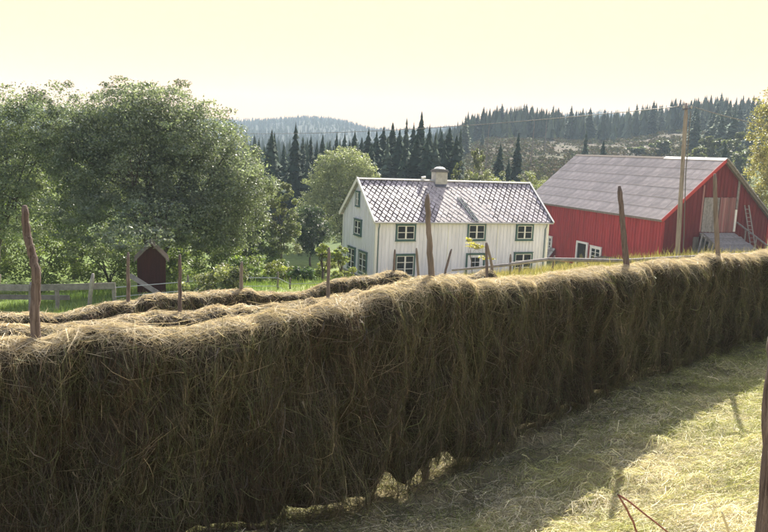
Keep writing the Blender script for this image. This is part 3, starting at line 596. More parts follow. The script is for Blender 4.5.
def crooked(mb, pts, r0, r1, seed, n=9, sub=7, wob=0.02):
    rr_ = random.Random(seed); pts = [Vector(p) for p in pts]; out = []; k = len(pts) - 1
    for i in range(k * sub + 1):
        t_ = i / sub; a = min(int(t_), k - 1); p = pts[a].lerp(pts[a + 1], t_ - a)
        out.append(p + Vector((rr_.uniform(-wob, wob), rr_.uniform(-wob, wob), 0)) * (1 if 0 < i < k * sub else 0.3))
    rad = [(r0 + (r1 - r0) * i / (len(out) - 1)) * rr_.uniform(0.95, 1.06) for i in range(len(out))]; rad[-1] *= 0.6
    return mb.tube(out, rad, n)
def rack(posts, label, wires_z, ctrl, seed, group=None):
    base = posts[0][0]; root = empty('hay_rack', (base[0], base[1], Tz(base[0], base[1]))); L = root.location
    tag(root, label, 'hay rack', 'wire racks for drying hay')
    for i, (b_, *pts, r_) in enumerate(posts):
        g = Vector((b_[0], b_[1], Tz(b_[0], b_[1]) - 0.1)); mb = MB()
        crooked(mb, [g - L] + [Vector(p) - L for p in pts], r_ * 1.15, r_ * 0.72, seed + i, wob=r_ * (0.22 if i < 2 else 0.08)).build('post', 'brown_wood' if i % 2 == 0 else 'old_wood', root, True)
    for dz in wires_z:
        mb = MB(); mb.tube([Vector((x, y, z - dz)) - L for x, y, z in ctrl], 0.003, 4).build('wire', 'wire', root)
    return root
rack([((-2.84, 5.98), (-2.86, 5.98, 1.9), (-2.84, 5.98, 2.35), (-2.92, 6.0, 2.62), (-2.93, 6.0, 2.86), 0.038),
      ((0.60, 8.42), (0.57, 8.42, 1.9), (0.50, 8.40, 2.45), (0.46, 8.40, 2.96), 0.038),
      ((3.72, 11.13), (3.68, 11.1, 1.75), (3.56, 11.1, 2.4), (3.44, 11.1, 3.06), 0.047),
      ((5.90, 13.05), (5.88, 13.0, 1.8), (5.75, 13.0, 2.6), (5.66, 13.0, 3.28), 0.042),
      ((9.3, 16.1), (9.3, 16.1, 1.9), (9.25, 16.1, 2.9), 0.055)], 'tall crooked brown posts and wires carrying the nearest row of hay', (0.12, 0.45, 0.8, 1.15, 1.5), PA, 100)
rack([((-3.0, 10.82), (-3.01, 10.81, 1.0), (-3.01, 10.81, 1.80), 0.032), ((-0.95, 12.68), (-0.95, 12.68, 1.0), (-0.96, 12.67, 1.76), 0.034), ((2.2, 15.5), (2.18, 15.51, 1.0), (2.12, 15.49, 1.63), 0.036)],
     'thin posts and wires carrying the middle row of hay', (0.1, 0.5, 0.9, 1.3), PB, 130)
rack([((-5.33, 15.25), (-5.33, 15.25, 0.2), (-5.32, 15.26, 1.14), 0.045), ((-3.32, 17.08), (-3.32, 17.08, 0.3), (-3.31, 17.08, 0.76), 0.045), ((0.28, 20.33), (0.28, 20.33, 0.3), (0.28, 20.34, 0.78), 0.04),
      ((1.02, 21.0), (1.0, 20.95, -0.1), (0.90, 20.93, 0.77), 0.045), ((1.80, 21.72), (1.82, 21.75, 0.0), (1.98, 21.86, 0.67), 0.04), ((3.42, 23.15), (3.40, 23.1, 0.0), (3.16, 22.98, 0.78), 0.05)],
     'short leaning posts and wires carrying the farthest row of hay', (0.1, 0.5, 0.9, 1.3), PC, 150)

# ------------------------------------------------------------------ cut meadow in the foreground
rg = np.random.default_rng(4)
def meadow_pts(n):
    x = rg.uniform(-2.8, 13.5, n * 3); y = 4.2 + 15.5 * rg.random(n * 3) ** 1.25; s = -0.67 * (x - 0.6) + 0.74 * (y - 8.3)
    ok = (s < 0.75) & (s > -4.6) & (x < 0.60 * y + 0.6) & (x > -0.45 * y)
    i = np.nonzero(ok)[0][:n]; return x[i], y[i], s[i]
def mound(x, y): return 0.16 * np.clip(fbm(x / 0.60, y / 0.42, 61), 0, 1) ** 1.3 + 0.07 * np.clip(vn2(x / 0.28, y / 0.2, 63), 0, 1) ** 2 + 0.03 * np.clip(vn2(x / 0.15, y / 0.15, 62), 0, 1)
n = 120000; x, y, s = meadow_pts(n); n = len(x); K = 3; tt = np.linspace(-0.5, 0.5, K)[None]
ang = rg.normal(0.4, 1.2, n)[:, None] + rg.normal(0, 0.9, (n, 1)) * tt; ln = np.clip(rg.lognormal(-2.1, 0.5, n), 0.04, 0.42)[:, None]
px = x[:, None] + np.cos(ang) * tt * ln; py = y[:, None] + np.sin(ang) * tt * ln
pz = T(px, py) + mound(px, py) + rg.uniform(0.004, 0.03, (n, 1)) + (0.25 - tt ** 2) * rg.uniform(0, 0.14, (n, 1)) * (ln / 0.2) + tt * rg.normal(0, 0.035, (n, 1))
P = np.stack([px, py, pz], -1); d = np.gradient(P, axis=1); wv = np.cross(d, rg.normal(0, 1, (n, 1, 3)) * [0.5, 0.5, 1.0]); wv /= np.linalg.norm(wv, axis=2, keepdims=True) + 1e-9
wv *= 0.0021 * rg.lognormal(0, 0.3, (n, 1, 1))
gn = fbm(x / 1.1, y / 0.9, 71); g_ = smooth(-0.50, 0.32, gn + rg.normal(0, 0.35, n) + 0.5 * smooth(-0.6, -0.05, s - 0.15) * 0.5 + 0.35 * smooth(4.4, 6.5, x))
cs = (np.array([0.74, 0.67, 0.49]) * (1 - g_[:, None]) + np.array([0.45, 0.45, 0.20]) * g_[:, None]) * rg.lognormal(0, 0.3, (n, 1)) * (1 - 0.38 * smooth(0.05, 0.55, fbm(x / 0.38, y / 0.26, 66)))[:, None]
shade_litter = rg.random(n) < 0.75 * smooth(-1.05, -0.25, s + 0.55 * fbm(x / 0.5, y / 0.5, 68)); cs[shade_litter] = PAL[rg.integers(0, 5, shade_litter.sum())] * 1.25 * rg.lognormal(0, 0.3, (shade_litter.sum(), 1))   # hay dropped at the rack's foot, coloured dark to deepen the shade there
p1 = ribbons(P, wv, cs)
n = 62000; x, y, s = meadow_pts(n); gn = fbm(x / 0.8, y / 0.7, 75) + 0.35 * smooth(4.4, 6.5, x); k_ = gn > rg.uniform(-0.55, 0.40, len(x)); x, y = x[k_], y[k_]; n = len(x); K = 3; tt = np.linspace(0, 1, K)[None]
hgt_ = rg.lognormal(-2.75, 0.4, n)[:, None]; aa = rg.uniform(0, 6.28, n)[:, None]; be = rg.uniform(0.3, 1.2, (n, 1)) * hgt_
px = x[:, None] + np.cos(aa) * be * tt ** 2; py = y[:, None] + np.sin(aa) * be * tt ** 2; pz = T(px, py) + mound(px, py) * 0.8 + hgt_ * tt
P = np.stack([px, py, pz], -1); d = np.gradient(P, axis=1); wv = np.cross(d, rg.normal(0, 1, (n, 1, 3))); wv /= np.linalg.norm(wv, axis=2, keepdims=True) + 1e-9; wv *= 0.0022 * np.linspace(1, 0.2, K)[None, :, None]
cs = np.array([0.23, 0.30, 0.075]) * rg.lognormal(0, 0.3, (n, 1)) + rg.random((n, 1)) * np.array([0.10, 0.06, 0.02])
p2 = ribbons(P, wv, cs)
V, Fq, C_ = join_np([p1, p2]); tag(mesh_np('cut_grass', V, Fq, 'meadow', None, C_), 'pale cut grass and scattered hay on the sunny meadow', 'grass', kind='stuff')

def grass_patch(name, label, n, xf, h, w, colA, colB, seed, tufts=True):
    rg = np.random.default_rng(seed); x, y = xf(rg, n); n = len(x)
    hgt_ = (h * rg.lognormal(0, 0.35, n) * (0.65 + 0.5 * fbm(x / 1.2, y / 1.2, seed)))[:, None]; aa = rg.uniform(0, 6.28, n)[:, None]; be = rg.uniform(0.1, 0.7, (n, 1)) * hgt_; tt = np.linspace(0, 1, 3)[None]
    px = x[:, None] + np.cos(aa) * be * tt ** 2; py = y[:, None] + np.sin(aa) * be * tt ** 2; pz = T(px, py) - 0.02 + hgt_ * tt
    P = np.stack([px, py, pz], -1); wv = np.stack([np.cos(aa + 1.57) + 0 * tt, np.sin(aa + 1.57) + 0 * tt, 0 * pz], -1) * (w * np.linspace(1, 0.25, 3)[None, :, None])
    f_ = smooth(-0.5, 0.5, fbm(x / 2.5, y / 2.5, seed + 1) + rg.normal(0, 0.3, n))[:, None]
    cs = (np.array(colA) * (1 - f_) + np.array(colB) * f_) * rg.lognormal(0, 0.25, (n, 1))
    return tag(mesh_np(name, *ribbons(P, wv, cs)[:2], 'meadow', None, ribbons(P, wv, cs)[2]), label, 'grass', kind='stuff')
grass_patch('tall_grass', 'sunny yellow-green grass in front of the red barn and house', 30000, lambda r, n: (lambda y: (y * r.uniform(0.10, 0.58, n), y))(r.uniform(24, 46, n)), 0.34, 0.009, (0.26, 0.26, 0.085), (0.36, 0.31, 0.14), 201)
grass_patch('meadow_grass', 'bright green grass under the trees beyond the fence', 26000, lambda r, n: (lambda y: (y * r.uniform(-0.58, -0.02, n), y))(r.uniform(24, 48, n)), 0.36, 0.010, (0.13, 0.22, 0.05), (0.22, 0.28, 0.08), 203)

# ------------------------------------------------------------------ fences
def tri_interp(a, b_, t_): return Vector(a).lerp(Vector(b_), t_)
fence = empty('rail_fence', (8.93, 32, Tz(8.93, 32))); tag(fence, 'grey log rail fence running from the house past the barn', 'fence'); L = fence.location
rails = [(3.29, 34.0, -1.82), (5.9, 34.0, -1.45), (7.5, 33.0, -1.0), (10.4, 31.4, -0.72), (13.0, 30.0, -0.24), (15.4, 29.0, 0.16), (17.5, 28.3, 0.45)]
for i in range(len(rails) - 1):
    a, b_ = Vector(rails[i]) - L, Vector(rails[i + 1]) - L; a.z += 0.02 * (i % 2); b_.z += 0.02 * (i % 2); ex = (b_ - a).normalized() * 0.15
    crooked(MB(), [a - ex, b_ + ex], 0.085 if i else 0.05, 0.075, 300 + i, 8, 6, 0.012).build('rail', 'grey_wood', fence, True)
for i, (x, y, zt, lx) in enumerate(((5.88, 34.1, -0.98, -0.05), (6.25, 34.15, -1.5, 0.1), (7.6, 33.12, -0.85, 0.05), (9.0, 32.3, -1.0, -0.03), (10.5, 31.5, -0.6, 0.06), (13.1, 30.1, -0.1, 0.02), (15.4, 29.12, 0.25, 0.0))):
    crooked(MB(), [Vector((x, y, Tz(x, y) - 0.1)) - L, Vector((x + lx, y, zt)) - L], 0.065, 0.05, 320 + i, 8, 5, 0.01).build('post', 'old_wood', fence, True)
f2 = empty('board_fence', (-13.5, 30, Tz(-13.5, 30))); tag(f2, 'grey board fence at the left in front of the shady trees', 'fence'); L = f2.location
for a, b_, w_ in (((-18.5, 30.2, -2.82), (-14.6, 30.1, -2.72), 0.26), ((-14.75, 30.14, -2.74), (-11.0, 30.0, -2.45), 0.26), ((-17.2, 30.9, -3.36), (-13.2, 30.7, -3.18), 0.2)):
    MB().bar(Vector(a) - L, Vector(b_) - L, 0.05, w_).build('rail', 'grey_wood', f2)
for i, (x, y, zt, lx) in enumerate(((-16.6, 30.3, -2.5, 0.0), (-14.65, 30.25, -2.5, 0.05), (-13.5, 30.2, -2.6, 0.0), (-12.05, 29.8, -1.95, 0.22), (-11.1, 30.1, -2.35, 0.0))):
    crooked(MB(), [Vector((x, y, Tz(x, y) - 0.1)) - L, Vector((x + lx, y, zt)) - L], 0.09, 0.085, 340 + i, 8, 5, 0.012).build('post', 'grey_wood', f2, True)
f3 = empty('wire_fence', (-6.6, 33, Tz(-6.6, 33))); tag(f3, 'thin wire fence on slender posts in front of the garden', 'fence'); L = f3.location
pp = [(-11.0, 30.0, -2.36), (-8.5, 31.8, -2.2), (-6.7, 33.0, -2.15), (-4.9, 34, -2.25), (-4.35, 34.2, -2.55), (-2.0, 34.6, -2.45), (0.2, 35, -2.6)]
for i, (x, y, zt) in enumerate(pp[1:]):
    crooked(MB(), [Vector((x, y, Tz(x, y) - 0.1)) - L, Vector((x, y, zt)) - L], 0.055, 0.045, 360 + i, 7, 5, 0.012).build('post', 'old_wood', f3, True)
for dz in (0.16, 0.55):
    MB().tube([Vector(p) - L - Vector((0, 0.05, dz + (0.12 if 0 < i else 0))) for i, p in enumerate(pp)], 0.014, 4).build('wire', 'wire', f3)

# ------------------------------------------------------------------ garden shed, plank, pole, cables
sx_, sy_ = -10.52, 33.2; sg = Tz(sx_, sy_)
shed = empty('garden_shed', (sx_, sy_, sg), 0.30); tag(shed, 'small narrow dark red shed with pointed roof under the big tree', 'shed')
ev, ap = -1.75 - sg, -1.12 - sg
MB().poly([(-0.60, 0, 0.25), (0.60, 0, 0.25), (0.60, 0, ev), (0, 0, ap), (-0.60, 0, ev)], (0, 1.5, 0)).build('wall', 'dark_inside', shed)
c = random.Random(8)
for i in range(9):
    x0 = -0.62 + i * 0.138; x1 = x0 + 0.132; zt = lambda x: ev + (ap - ev) * (1 - abs(x) / 0.62)
    MB().hexa([(x0, -0.03 - 0.012 * (i % 2), 0.2), (x1, -0.03 - 0.012 * (i % 2), 0.2), (x1, -0.002, 0.2), (x0, -0.002, 0.2), (x0, -0.03 - 0.012 * (i % 2), zt(x0)), (x1, -0.03 - 0.012 * (i % 2), zt(x1)), (x1, -0.002, zt(x1)), (x0, -0.002, zt(x0))]).build('board', 'dark_red', shed)
for s_ in (-1, 1):
    MB().hexa([(0, -0.16, ap + 0.02), (0.76 * s_, -0.16, ev - 0.16), (0.76 * s_, 1.65, ev - 0.16), (0, 1.65, ap + 0.02), (0, -0.16, ap + 0.08), (0.76 * s_, -0.16, ev - 0.10), (0.76 * s_, 1.65, ev - 0.10), (0, 1.65, ap + 0.08)]).build('roof', 'old_wood', shed)
for x in (-0.5, 0.5):
    for y in (0.1, 1.4): MB().box((x - 0.06, y - 0.06, -0.15), (x + 0.06, y + 0.06, 0.249)).build('leg', 'old_wood', shed)
pa, pb = Vector((-11.14, 32.15, -2.38)), Vector((-9.55, 31.9, Tz(-9.55, 31.9) + 0.05))
tag(MB().bar(pa, pb, 0.06, 0.20, (0, 0.2, 1)).build('plank', 'grey_wood'), 'pale grey plank propped slantwise in front of the small red shed', 'plank')
pl_ = empty('utility_pole', (13.46, 34, Tz(13.46, 34))); tag(pl_, 'tall weathered utility pole in front of the barn gable', 'utility pole'); L = pl_.location
crooked(MB(), [Vector((13.5, 34, L.z - 0.3)) - L, Vector((13.2, 34, 6.16)) - L], 0.105, 0.080, 400, 12, 12, 0.006).build('pole', 'pole_wood', pl_, True)
MB().bar(Vector((13.02, 33.9, 5.86)) - L, Vector((13.45, 33.9, 5.95)) - L, 0.06, 0.06).build('bracket', 'lead', pl_)
MB().tube([Vector((13.40, 33.93, 5.8)) - L, Vector((13.46, 33.92, 3.0)) - L, Vector((13.66, 33.9, 0.2)) - L, Vector((13.70, 33.9, L.z + 0.1)) - L], 0.022, 6).build('cable_pipe', 'cable', pl_)
for x in (13.06, 13.40): MB().tube([Vector((x, 33.9, 5.92)) - L, Vector((x, 33.9, 5.98)) - L, Vector((x, 33.9, 6.06)) - L], [0.04, 0.055, 0.03], 8).build('insulator', 'plaster', pl_)
def wire_run(name, label, a, b_, sag, r_, k=40):
    a, b_ = Vector(a), Vector(b_); pts = [a.lerp(b_, i / k) - Vector((0, 0, sag * 4 * (i / k) * (1 - i / k))) for i in range(k + 1)]
    return tag(MB().tube(pts, r_, 5).build(name, 'cable', None, True), label, 'cable', 'overhead cables')
wire_run('overhead_cable', 'overhead cable sagging from the pole leftwards across the spruces', (13.06, 33.9, 6.02), (-17.5, 70, 4.6), 0.55, 0.017, 60)
wire_run('overhead_cable', 'overhead cable running from the pole to the right edge', (13.40, 33.9, 6.02), (27.0, 44.5, 5.6), 0.30, 0.017)

# ------------------------------------------------------------------ trees and bushes
def leaf_cloud(rg, cen, rad, n, size, lumps, shell=0.55, lump_r=0.30, fill=0.0):
    """leaf quads gathered in clumps spread through an uneven ellipsoid; returns centres and sizes"""
    cen = np.array(cen, float); rad = np.array(rad, float)
    v = rg.normal(0, 1, (lumps, 3)); v /= np.linalg.norm(v, axis=1, keepdims=True)
    rr_ = (shell + (1 - shell) * rg.random(lumps)) ** 0.6
    bumpy = np.clip(1 + 0.10 * rg.normal(0, 1, lumps), 0.8, 1.02)
    lc = v * (rr_ * bumpy)[:, None]; lc[:, 2] = np.where(lc[:, 2] < -0.75, -0.75, lc[:, 2])
    ls = lump_r * rg.uniform(0.6, 1.35, lumps); wgt = ls ** 2; k = rg.choice(lumps, n, p=wgt / wgt.sum())
    d = rg.normal(0, 1, (n, 3)); d /= np.linalg.norm(d, axis=1, keepdims=True); q = ls[k] * rg.random(n) ** 0.45
    p = lc[k] + d * q[:, None] * np.array([1, 1, 0.75])
    if fill:                                              # leaves between the clumps, so the crown closes into a dome
        f_ = rg.random(n) < fill; u_ = rg.normal(0, 1, (n, 3)); u_ /= np.linalg.norm(u_, axis=1, keepdims=True)
        edge = 0.93 + 0.10 * vn2(u_[:, 0] * 3.1 + u_[:, 2] * 2.3, u_[:, 1] * 3.1 - u_[:, 2] * 1.7, 5); b_ = u_ * (edge * (0.45 + 0.55 * rg.random(n) ** 0.7))[:, None]
        p[f_] = b_[f_]; p[:, 2] = np.maximum(p[:, 2], -0.85)
    p = p * rad + cen
    return p, k, lc * rad + cen
def leaf_quads(rg, p, size, cols, flat=0.35):
    n = len(p); a = rg.normal(0, 1, (n, 3)); a[:, 2] *= 0.7; a /= np.linalg.norm(a, axis=1, keepdims=True)
    b_ = rg.normal(0, 1, (n, 3)); b_[:, 2] *= flat; b_ -= a * (a * b_).sum(1, keepdims=True); b_ /= np.linalg.norm(b_, axis=1, keepdims=True) + 1e-9
    s = (size * rg.lognormal(0, 0.25, n))[:, None]
    V = np.stack([p - a * s, p - b_ * s * 0.48, p + a * s, p + b_ * s * 0.48], 1)
    return V.reshape(-1, 3), np.arange(n * 4).reshape(n, 4), np.repeat(cols, 4, axis=0)
def tree_tubes(base, tips, r0, seed, limbs, fork=0.25):
    """tapered trunk forking into limbs that reach into the crown"""
    rr_ = random.Random(seed); mb = MB(); base = Vector(base); cen = sum((Vector(t_) for t_ in tips), Vector()) / len(tips); H_ = cen.z - base.z
    fk = base + Vector((rr_.uniform(-0.2, 0.2), rr_.uniform(-0.2, 0.2), max(0.3, H_ * fork)))
    mb.tube([base - Vector((0, 0, 0.3)), base.lerp(fk, 0.35) + Vector((rr_.uniform(-0.06, 0.06), 0, 0)), fk], [r0 * 1.35, r0 * 1.05, r0 * 0.9], 9)
    groups = [tips[i::limbs] for i in range(limbs)]
    for g in groups:
        if not g: continue
        gc = sum((Vector(t_) for t_ in g), Vector()) / len(g); far_ = Vector(g[0]); mid = fk.lerp(gc.lerp(far_, 0.5), 0.45) + Vector((rr_.uniform(-0.3, 0.3), rr_.uniform(-0.3, 0.3), 0.25)); r1 = r0 * rr_.uniform(0.38, 0.6)
        mb.tube([fk - Vector((0, 0, 0.15)), fk.lerp(mid, 0.5) + Vector((rr_.uniform(-.15, .15), rr_.uniform(-.15, .15), 0.1)), mid, mid.lerp(far_, 0.55) + Vector((0, 0, 0.15)), far_], [r1, r1 * 0.85, r1 * 0.65, r1 * 0.4, r1 * 0.12], 6)
        for t_ in g[1:]:
            t_ = Vector(t_); st_ = mid.lerp(far_, rr_.uniform(0, 0.4)); mb.tube([st_, st_.lerp(t_, 0.5) + Vector((rr_.uniform(-.2, .2), rr_.uniform(-.2, .2), 0.12)), t_], [r1 * 0.42, r1 * 0.27, r1 * 0.08], 5)
    return mb
def leafy_tree(name, label, base, blobs, n, size, cA, cB, seed, r0=0.2, limbs=5, lumps=70, shell=0.5, lump_r=0.26, cat='tree', group=None, fork=0.25, var=0.25, fill=0.0):
    rg = np.random.default_rng(seed); root = empty(name, base); tag(root, label, cat, group); B0 = np.array(base)
    vol = np.array([r_[0] * r_[2] for _, r_ in blobs]); ps, ks, tips = [], [], []; off = 0
    for (c_, r_), v_ in zip(blobs, vol / vol.sum()):
        lm = max(12, int(lumps * v_)); p, k, lc = leaf_cloud(rg, np.array(c_) - B0, r_, int(n * v_), size, lm, shell, lump_r, fill)
        ps.append(p); ks.append(k + off); off += lm; tips += [tuple(q * 0.9 + (np.array(c_) - B0) * 0.1) for q in lc[rg.permutation(lm)[:max(4, int(26 * v_))]]]
    p = np.concatenate(ps); k = np.concatenate(ks); tone = rg.lognormal(0, var, off)[k][:, None]; f_ = np.clip(rg.normal(0.5, 0.25, off)[k] + rg.normal(0, 0.2, len(p)), 0, 1)[:, None]
    cols = (np.array(cA) * (1 - f_) + np.array(cB) * f_) * tone * rg.lognormal(0, 0.15, (len(p), 1))
    gz = T(p[:, 0] + B0[0], p[:, 1] + B0[1]) - B0[2]; p[:, 2] = np.maximum(p[:, 2], gz + 0.08)
    V, Fq, C_ = leaf_quads(rg, p, size, cols)
    tree_tubes((0, 0, 0), tips, r0, seed, limbs, fork).build('trunk', 'bark', root, True)
    mesh_np('crown', V, Fq, 'leaves', root, C_)
    return root
def gp(x, y): return (x, y, Tz(x, y))
GA, GB = (0.155, 0.195, 0.145), (0.225, 0.26, 0.20)
leafy_tree('broadleaf_tree', 'huge spreading grey-green tree with many stems above the red shed', gp(-12.6, 40.5),
           [((-13.6, 41, 2.8), (4.2, 4.0, 3.7)), ((-12.2, 41, 4.0), (4.6, 3.6, 2.5)), ((-9.7, 40.6, 1.3), (3.7, 3.4, 3.9)), ((-14.6, 40, -0.6), (3.6, 3.2, 2.7)), ((-9.9, 39.6, -0.9), (2.7, 2.8, 2.1)), ((-16.6, 41.5, 2.2), (2.4, 2.6, 3.4)), ((-8.7, 40.4, 0.5), (2.7, 2.6, 3.3)), ((-11.3, 33.4, -0.85), (2.0, 1.3, 0.75)), ((-11.4, 36.5, -0.2), (2.4, 1.6, 1.1)), ((-17.3, 41, 3.7), (2.7, 2.6, 2.8)), ((-13.2, 41, 4.7), (3.9, 3.2, 2.2))], 185000, 0.068, GA, GB, 1, 0.30, 9, 950, 0.12, 0.13, fork=0.16, var=0.24, fill=0.32)
leafy_tree('broadleaf_tree', 'tall leafy tree cut off by the left edge of the picture', gp(-22.5, 42),
           [((-22.3, 42, 2.5), (4.0, 3.5, 3.6)), ((-20.2, 42, 4.0), (3.2, 3.2, 2.6)), ((-20.8, 40.5, -0.3), (3.0, 3.0, 2.4)), ((-25, 42, 0.5), (3.5, 3.2, 4))], 74000, 0.070, (0.15, 0.195, 0.125), (0.22, 0.26, 0.175), 2, 0.28, 7, 460, 0.12, 0.14, var=0.24, fill=0.32)
leafy_tree('background_tree', 'sunlit yellow-green bushy tree behind the left edge tree', gp(-24, 57), [((-24, 57, -1.2), (4.6, 3.5, 3.6))], 17000, 0.12, (0.10, 0.15, 0.035), (0.16, 0.20, 0.06), 3, 0.2, 5, 110, 0.2, 0.2)
leafy_tree('background_tree', 'sunlit green bushy tree seen through the stems of the huge tree', gp(-16.5, 58), [((-16.5, 58, -1.8), (4.4, 3.5, 3.6))], 17000, 0.12, (0.09, 0.14, 0.035), (0.15, 0.19, 0.055), 4, 0.2, 5, 110, 0.2, 0.2)
for i_, (x, y, rx, rz, hh_, ds_) in enumerate(((-31, 60, 5.5, 5.0, 4.5, 'broad bright green bush far behind the left end of the fence'), (-19.5, 67, 5.2, 4.6, 4.4, 'broad green bush in the gap between the two big trees'), (-12.8, 65, 4.2, 4.4, 4.2, 'leafy bush glimpsed behind the small red shed'),
        (-27.5, 48, 3.4, 2.3, 2.0, 'low sunlit bush at the far left behind the fence'), (-22.6, 48.5, 3.2, 2.3, 2.0, 'low bright bush behind the crooked left rack post'), (-18.4, 49, 3.0, 2.3, 2.0, 'low sunlit bush behind the middle of the board fence'), (-14.6, 48.5, 2.8, 2.2, 1.9, 'low yellow-green bush behind the leaning fence post'), (-10.6, 49.5, 2.6, 2.2, 1.9, 'bright bush just right of the small red shed'))):
    g = Tz(x, y); leafy_tree('background_bush', ds_, (x, y, g), [((x, y, g + hh_), (rx, rx * 0.6, rz))], 7500, 0.12 if y > 50 else 0.09, (0.12, 0.17, 0.045), (0.20, 0.24, 0.075), 130 + i_, 0.12, 5, 90, 0.15, 0.2, cat='bush')
leafy_tree('bush', 'dark green bush to the right of the huge tree', gp(-10.3, 56), [((-10.3, 56, -3.6), (2.5, 2.2, 2.1)), ((-12.6, 55, -4.0), (1.8, 1.8, 1.6))], 16000, 0.095, (0.06, 0.095, 0.04), (0.12, 0.155, 0.065), 5, 0.1, 5, 110, 0.2, 0.2, cat='bush')
leafy_tree('slender_tree', 'slender pale birch-like tree left of the round tree', gp(-8.2, 58), [((-8.4, 58, -0.6), (1.3, 1.2, 1.6)), ((-8.1, 58, -3.2), (1.7, 1.5, 2.2))], 12000, 0.08, (0.13, 0.165, 0.085), (0.20, 0.22, 0.12), 6, 0.11, 4, 90, 0.15, 0.2)
leafy_tree('round_tree', 'dense rounded pale green tree rising behind the house gable', gp(-4.6, 83), [((-4.9, 83, -0.2), (4.3, 3.6, 4.0)), ((-6.8, 82, -3.6), (3.6, 3.2, 3.6)), ((-2.4, 83, -2.2), (3.6, 2.8, 3.6)), ((-4.6, 83, 1.4), (3.4, 3.2, 2.6))], 60000, 0.10, (0.22, 0.26, 0.15), (0.32, 0.35, 0.21), 7, 0.3, 6, 700, 0.4, 0.09, var=0.12, fill=0.6)
leafy_tree('bush', 'dark bush against the foot of the rounded tree beside the gable', gp(-7.0, 70), [((-7.0, 70, -4.4), (2.3, 1.9, 2.6))], 12000, 0.09, (0.028, 0.05, 0.024), (0.05, 0.08, 0.035), 8, 0.1, 4, 90, 0.2, 0.2, cat='bush')
leafy_tree('fruit_tree', 'small pruned fruit tree left of the house, the left one of two', gp(-3.75, 45.5), [((-3.75, 45.5, -2.75), (0.75, 0.7, 0.45)), ((-3.3, 45.5, -3.1), (0.5, 0.5, 0.35))], 2000, 0.07, (0.17, 0.22, 0.06), (0.24, 0.27, 0.08), 9, 0.08, 5, 16, 0.5, 0.35, fork=0.5)
leafy_tree('fruit_tree', 'small pruned fruit tree nearest the house gable', gp(-2.7, 46), [((-2.75, 46, -2.85), (0.5, 0.6, 0.45)), ((-2.55, 46, -3.3), (0.4, 0.5, 0.3))], 1600, 0.07, (0.17, 0.22, 0.06), (0.24, 0.27, 0.08), 10, 0.07, 5, 14, 0.5, 0.35, fork=0.5)
leafy_tree('shrub', 'pale feathery shrub behind the hay between the thin posts', gp(-6.9, 31), [((-6.9, 31, -2.55), (1.15, 0.9, 1.2)), ((-7.9, 30.6, -3.0), (0.8, 0.8, 0.8))], 6500, 0.075, (0.15, 0.18, 0.085), (0.24, 0.25, 0.12), 11, 0.04, 6, 45, 0.3, 0.3, cat='bush')
leafy_tree('edge_tree', 'tall yellow-green leafy tree rising behind the barn at the right edge', gp(43, 82), [((42.6, 82, 8.6), (4.0, 3.4, 4.6)), ((43.6, 82, 3.2), (5.0, 3.8, 4.4)), ((42.8, 82, -1.0), (4.2, 3.4, 3.0)), ((44.5, 82, 11.5), (3.6, 3.2, 3.4))], 42000, 0.13, (0.24, 0.235, 0.09), (0.34, 0.31, 0.14), 12, 0.25, 6, 300, 0.15, 0.15, fill=0.35)
gv = random.Random(21)
for i, (x, y, r_, h_, tone, desc) in enumerate((( -7.6, 44, 0.9, 0.9, 0, 'low green currant bush at the left end of the garden'), (-5.9, 42, 1.0, 0.95, 1, 'yellow-green leafy bush in the middle of the garden'), (-4.6, 41, 0.7, 0.75, 2, 'small dark green bush near the garden fence'),
        (-3.9, 49, 1.3, 1.2, 1, 'bright bush left of the small fruit trees'), (-9.2, 46, 1.2, 1.3, 0, 'leafy green bush beneath the dark garden bushes'), (-2.3, 44, 0.7, 0.7, 1, 'low bright bush in front of the house corner'), (-6.9, 50, 1.4, 1.5, 2, 'tall green bush at the back of the garden'), (-8.4, 39, 0.8, 0.7, 1, 'yellowish weedy bush right of the pale shrub'))):
    cA, cB = [((0.09, 0.15, 0.04), (0.15, 0.2, 0.06)), ((0.16, 0.2, 0.05), (0.23, 0.25, 0.07)), ((0.05, 0.10, 0.04), (0.09, 0.15, 0.05))][tone]
    g = Tz(x, y); leafy_tree('garden_bush', desc, (x, y, g), [((x, y, g + h_ * 0.75), (r_, r_ * 0.8, h_ * 0.8))], int(3200 * r_ * r_) + 1500, 0.062, cA, cB, 40 + i, 0.03, 5, 26, 0.35, 0.32, cat='bush', group='bushes in the garden')
for i, (x, y, zc, rz, rx, desc) in enumerate(((11.6, 96, 0.6, 4.3, 2.0, 'pale green birch rising behind the house roof right of the chimney'), (8.9, 97, -0.3, 3.2, 1.4, 'short pale birch just right of the chimney'), (19.0, 103, -1.6, 3.2, 3.0, 'round green bush behind the right end of the house roof'), (16.0, 106, -2.0, 3.2, 2.6, 'low pale bush behind the slate roof'), (22.5, 108, -2.0, 3.0, 2.6, 'green bush between the house roof and the barn roof'))):
    leafy_tree('background_tree' if i < 2 else 'background_bush', desc, gp(x, y), [((x, y, zc), (rx, rx, rz))] if i > 1 else [((x, y, zc - 1.2), (rx, rx, rz * 0.75)), ((x, y, zc + rz * 0.55), (rx * 0.5, rx * 0.5, rz * 0.5))], 11000, 0.09, (0.15, 0.18, 0.07), (0.22, 0.235, 0.10), 60 + i, 0.12, 4, 80, 0.15, 0.2, cat='tree' if i < 2 else 'bush')
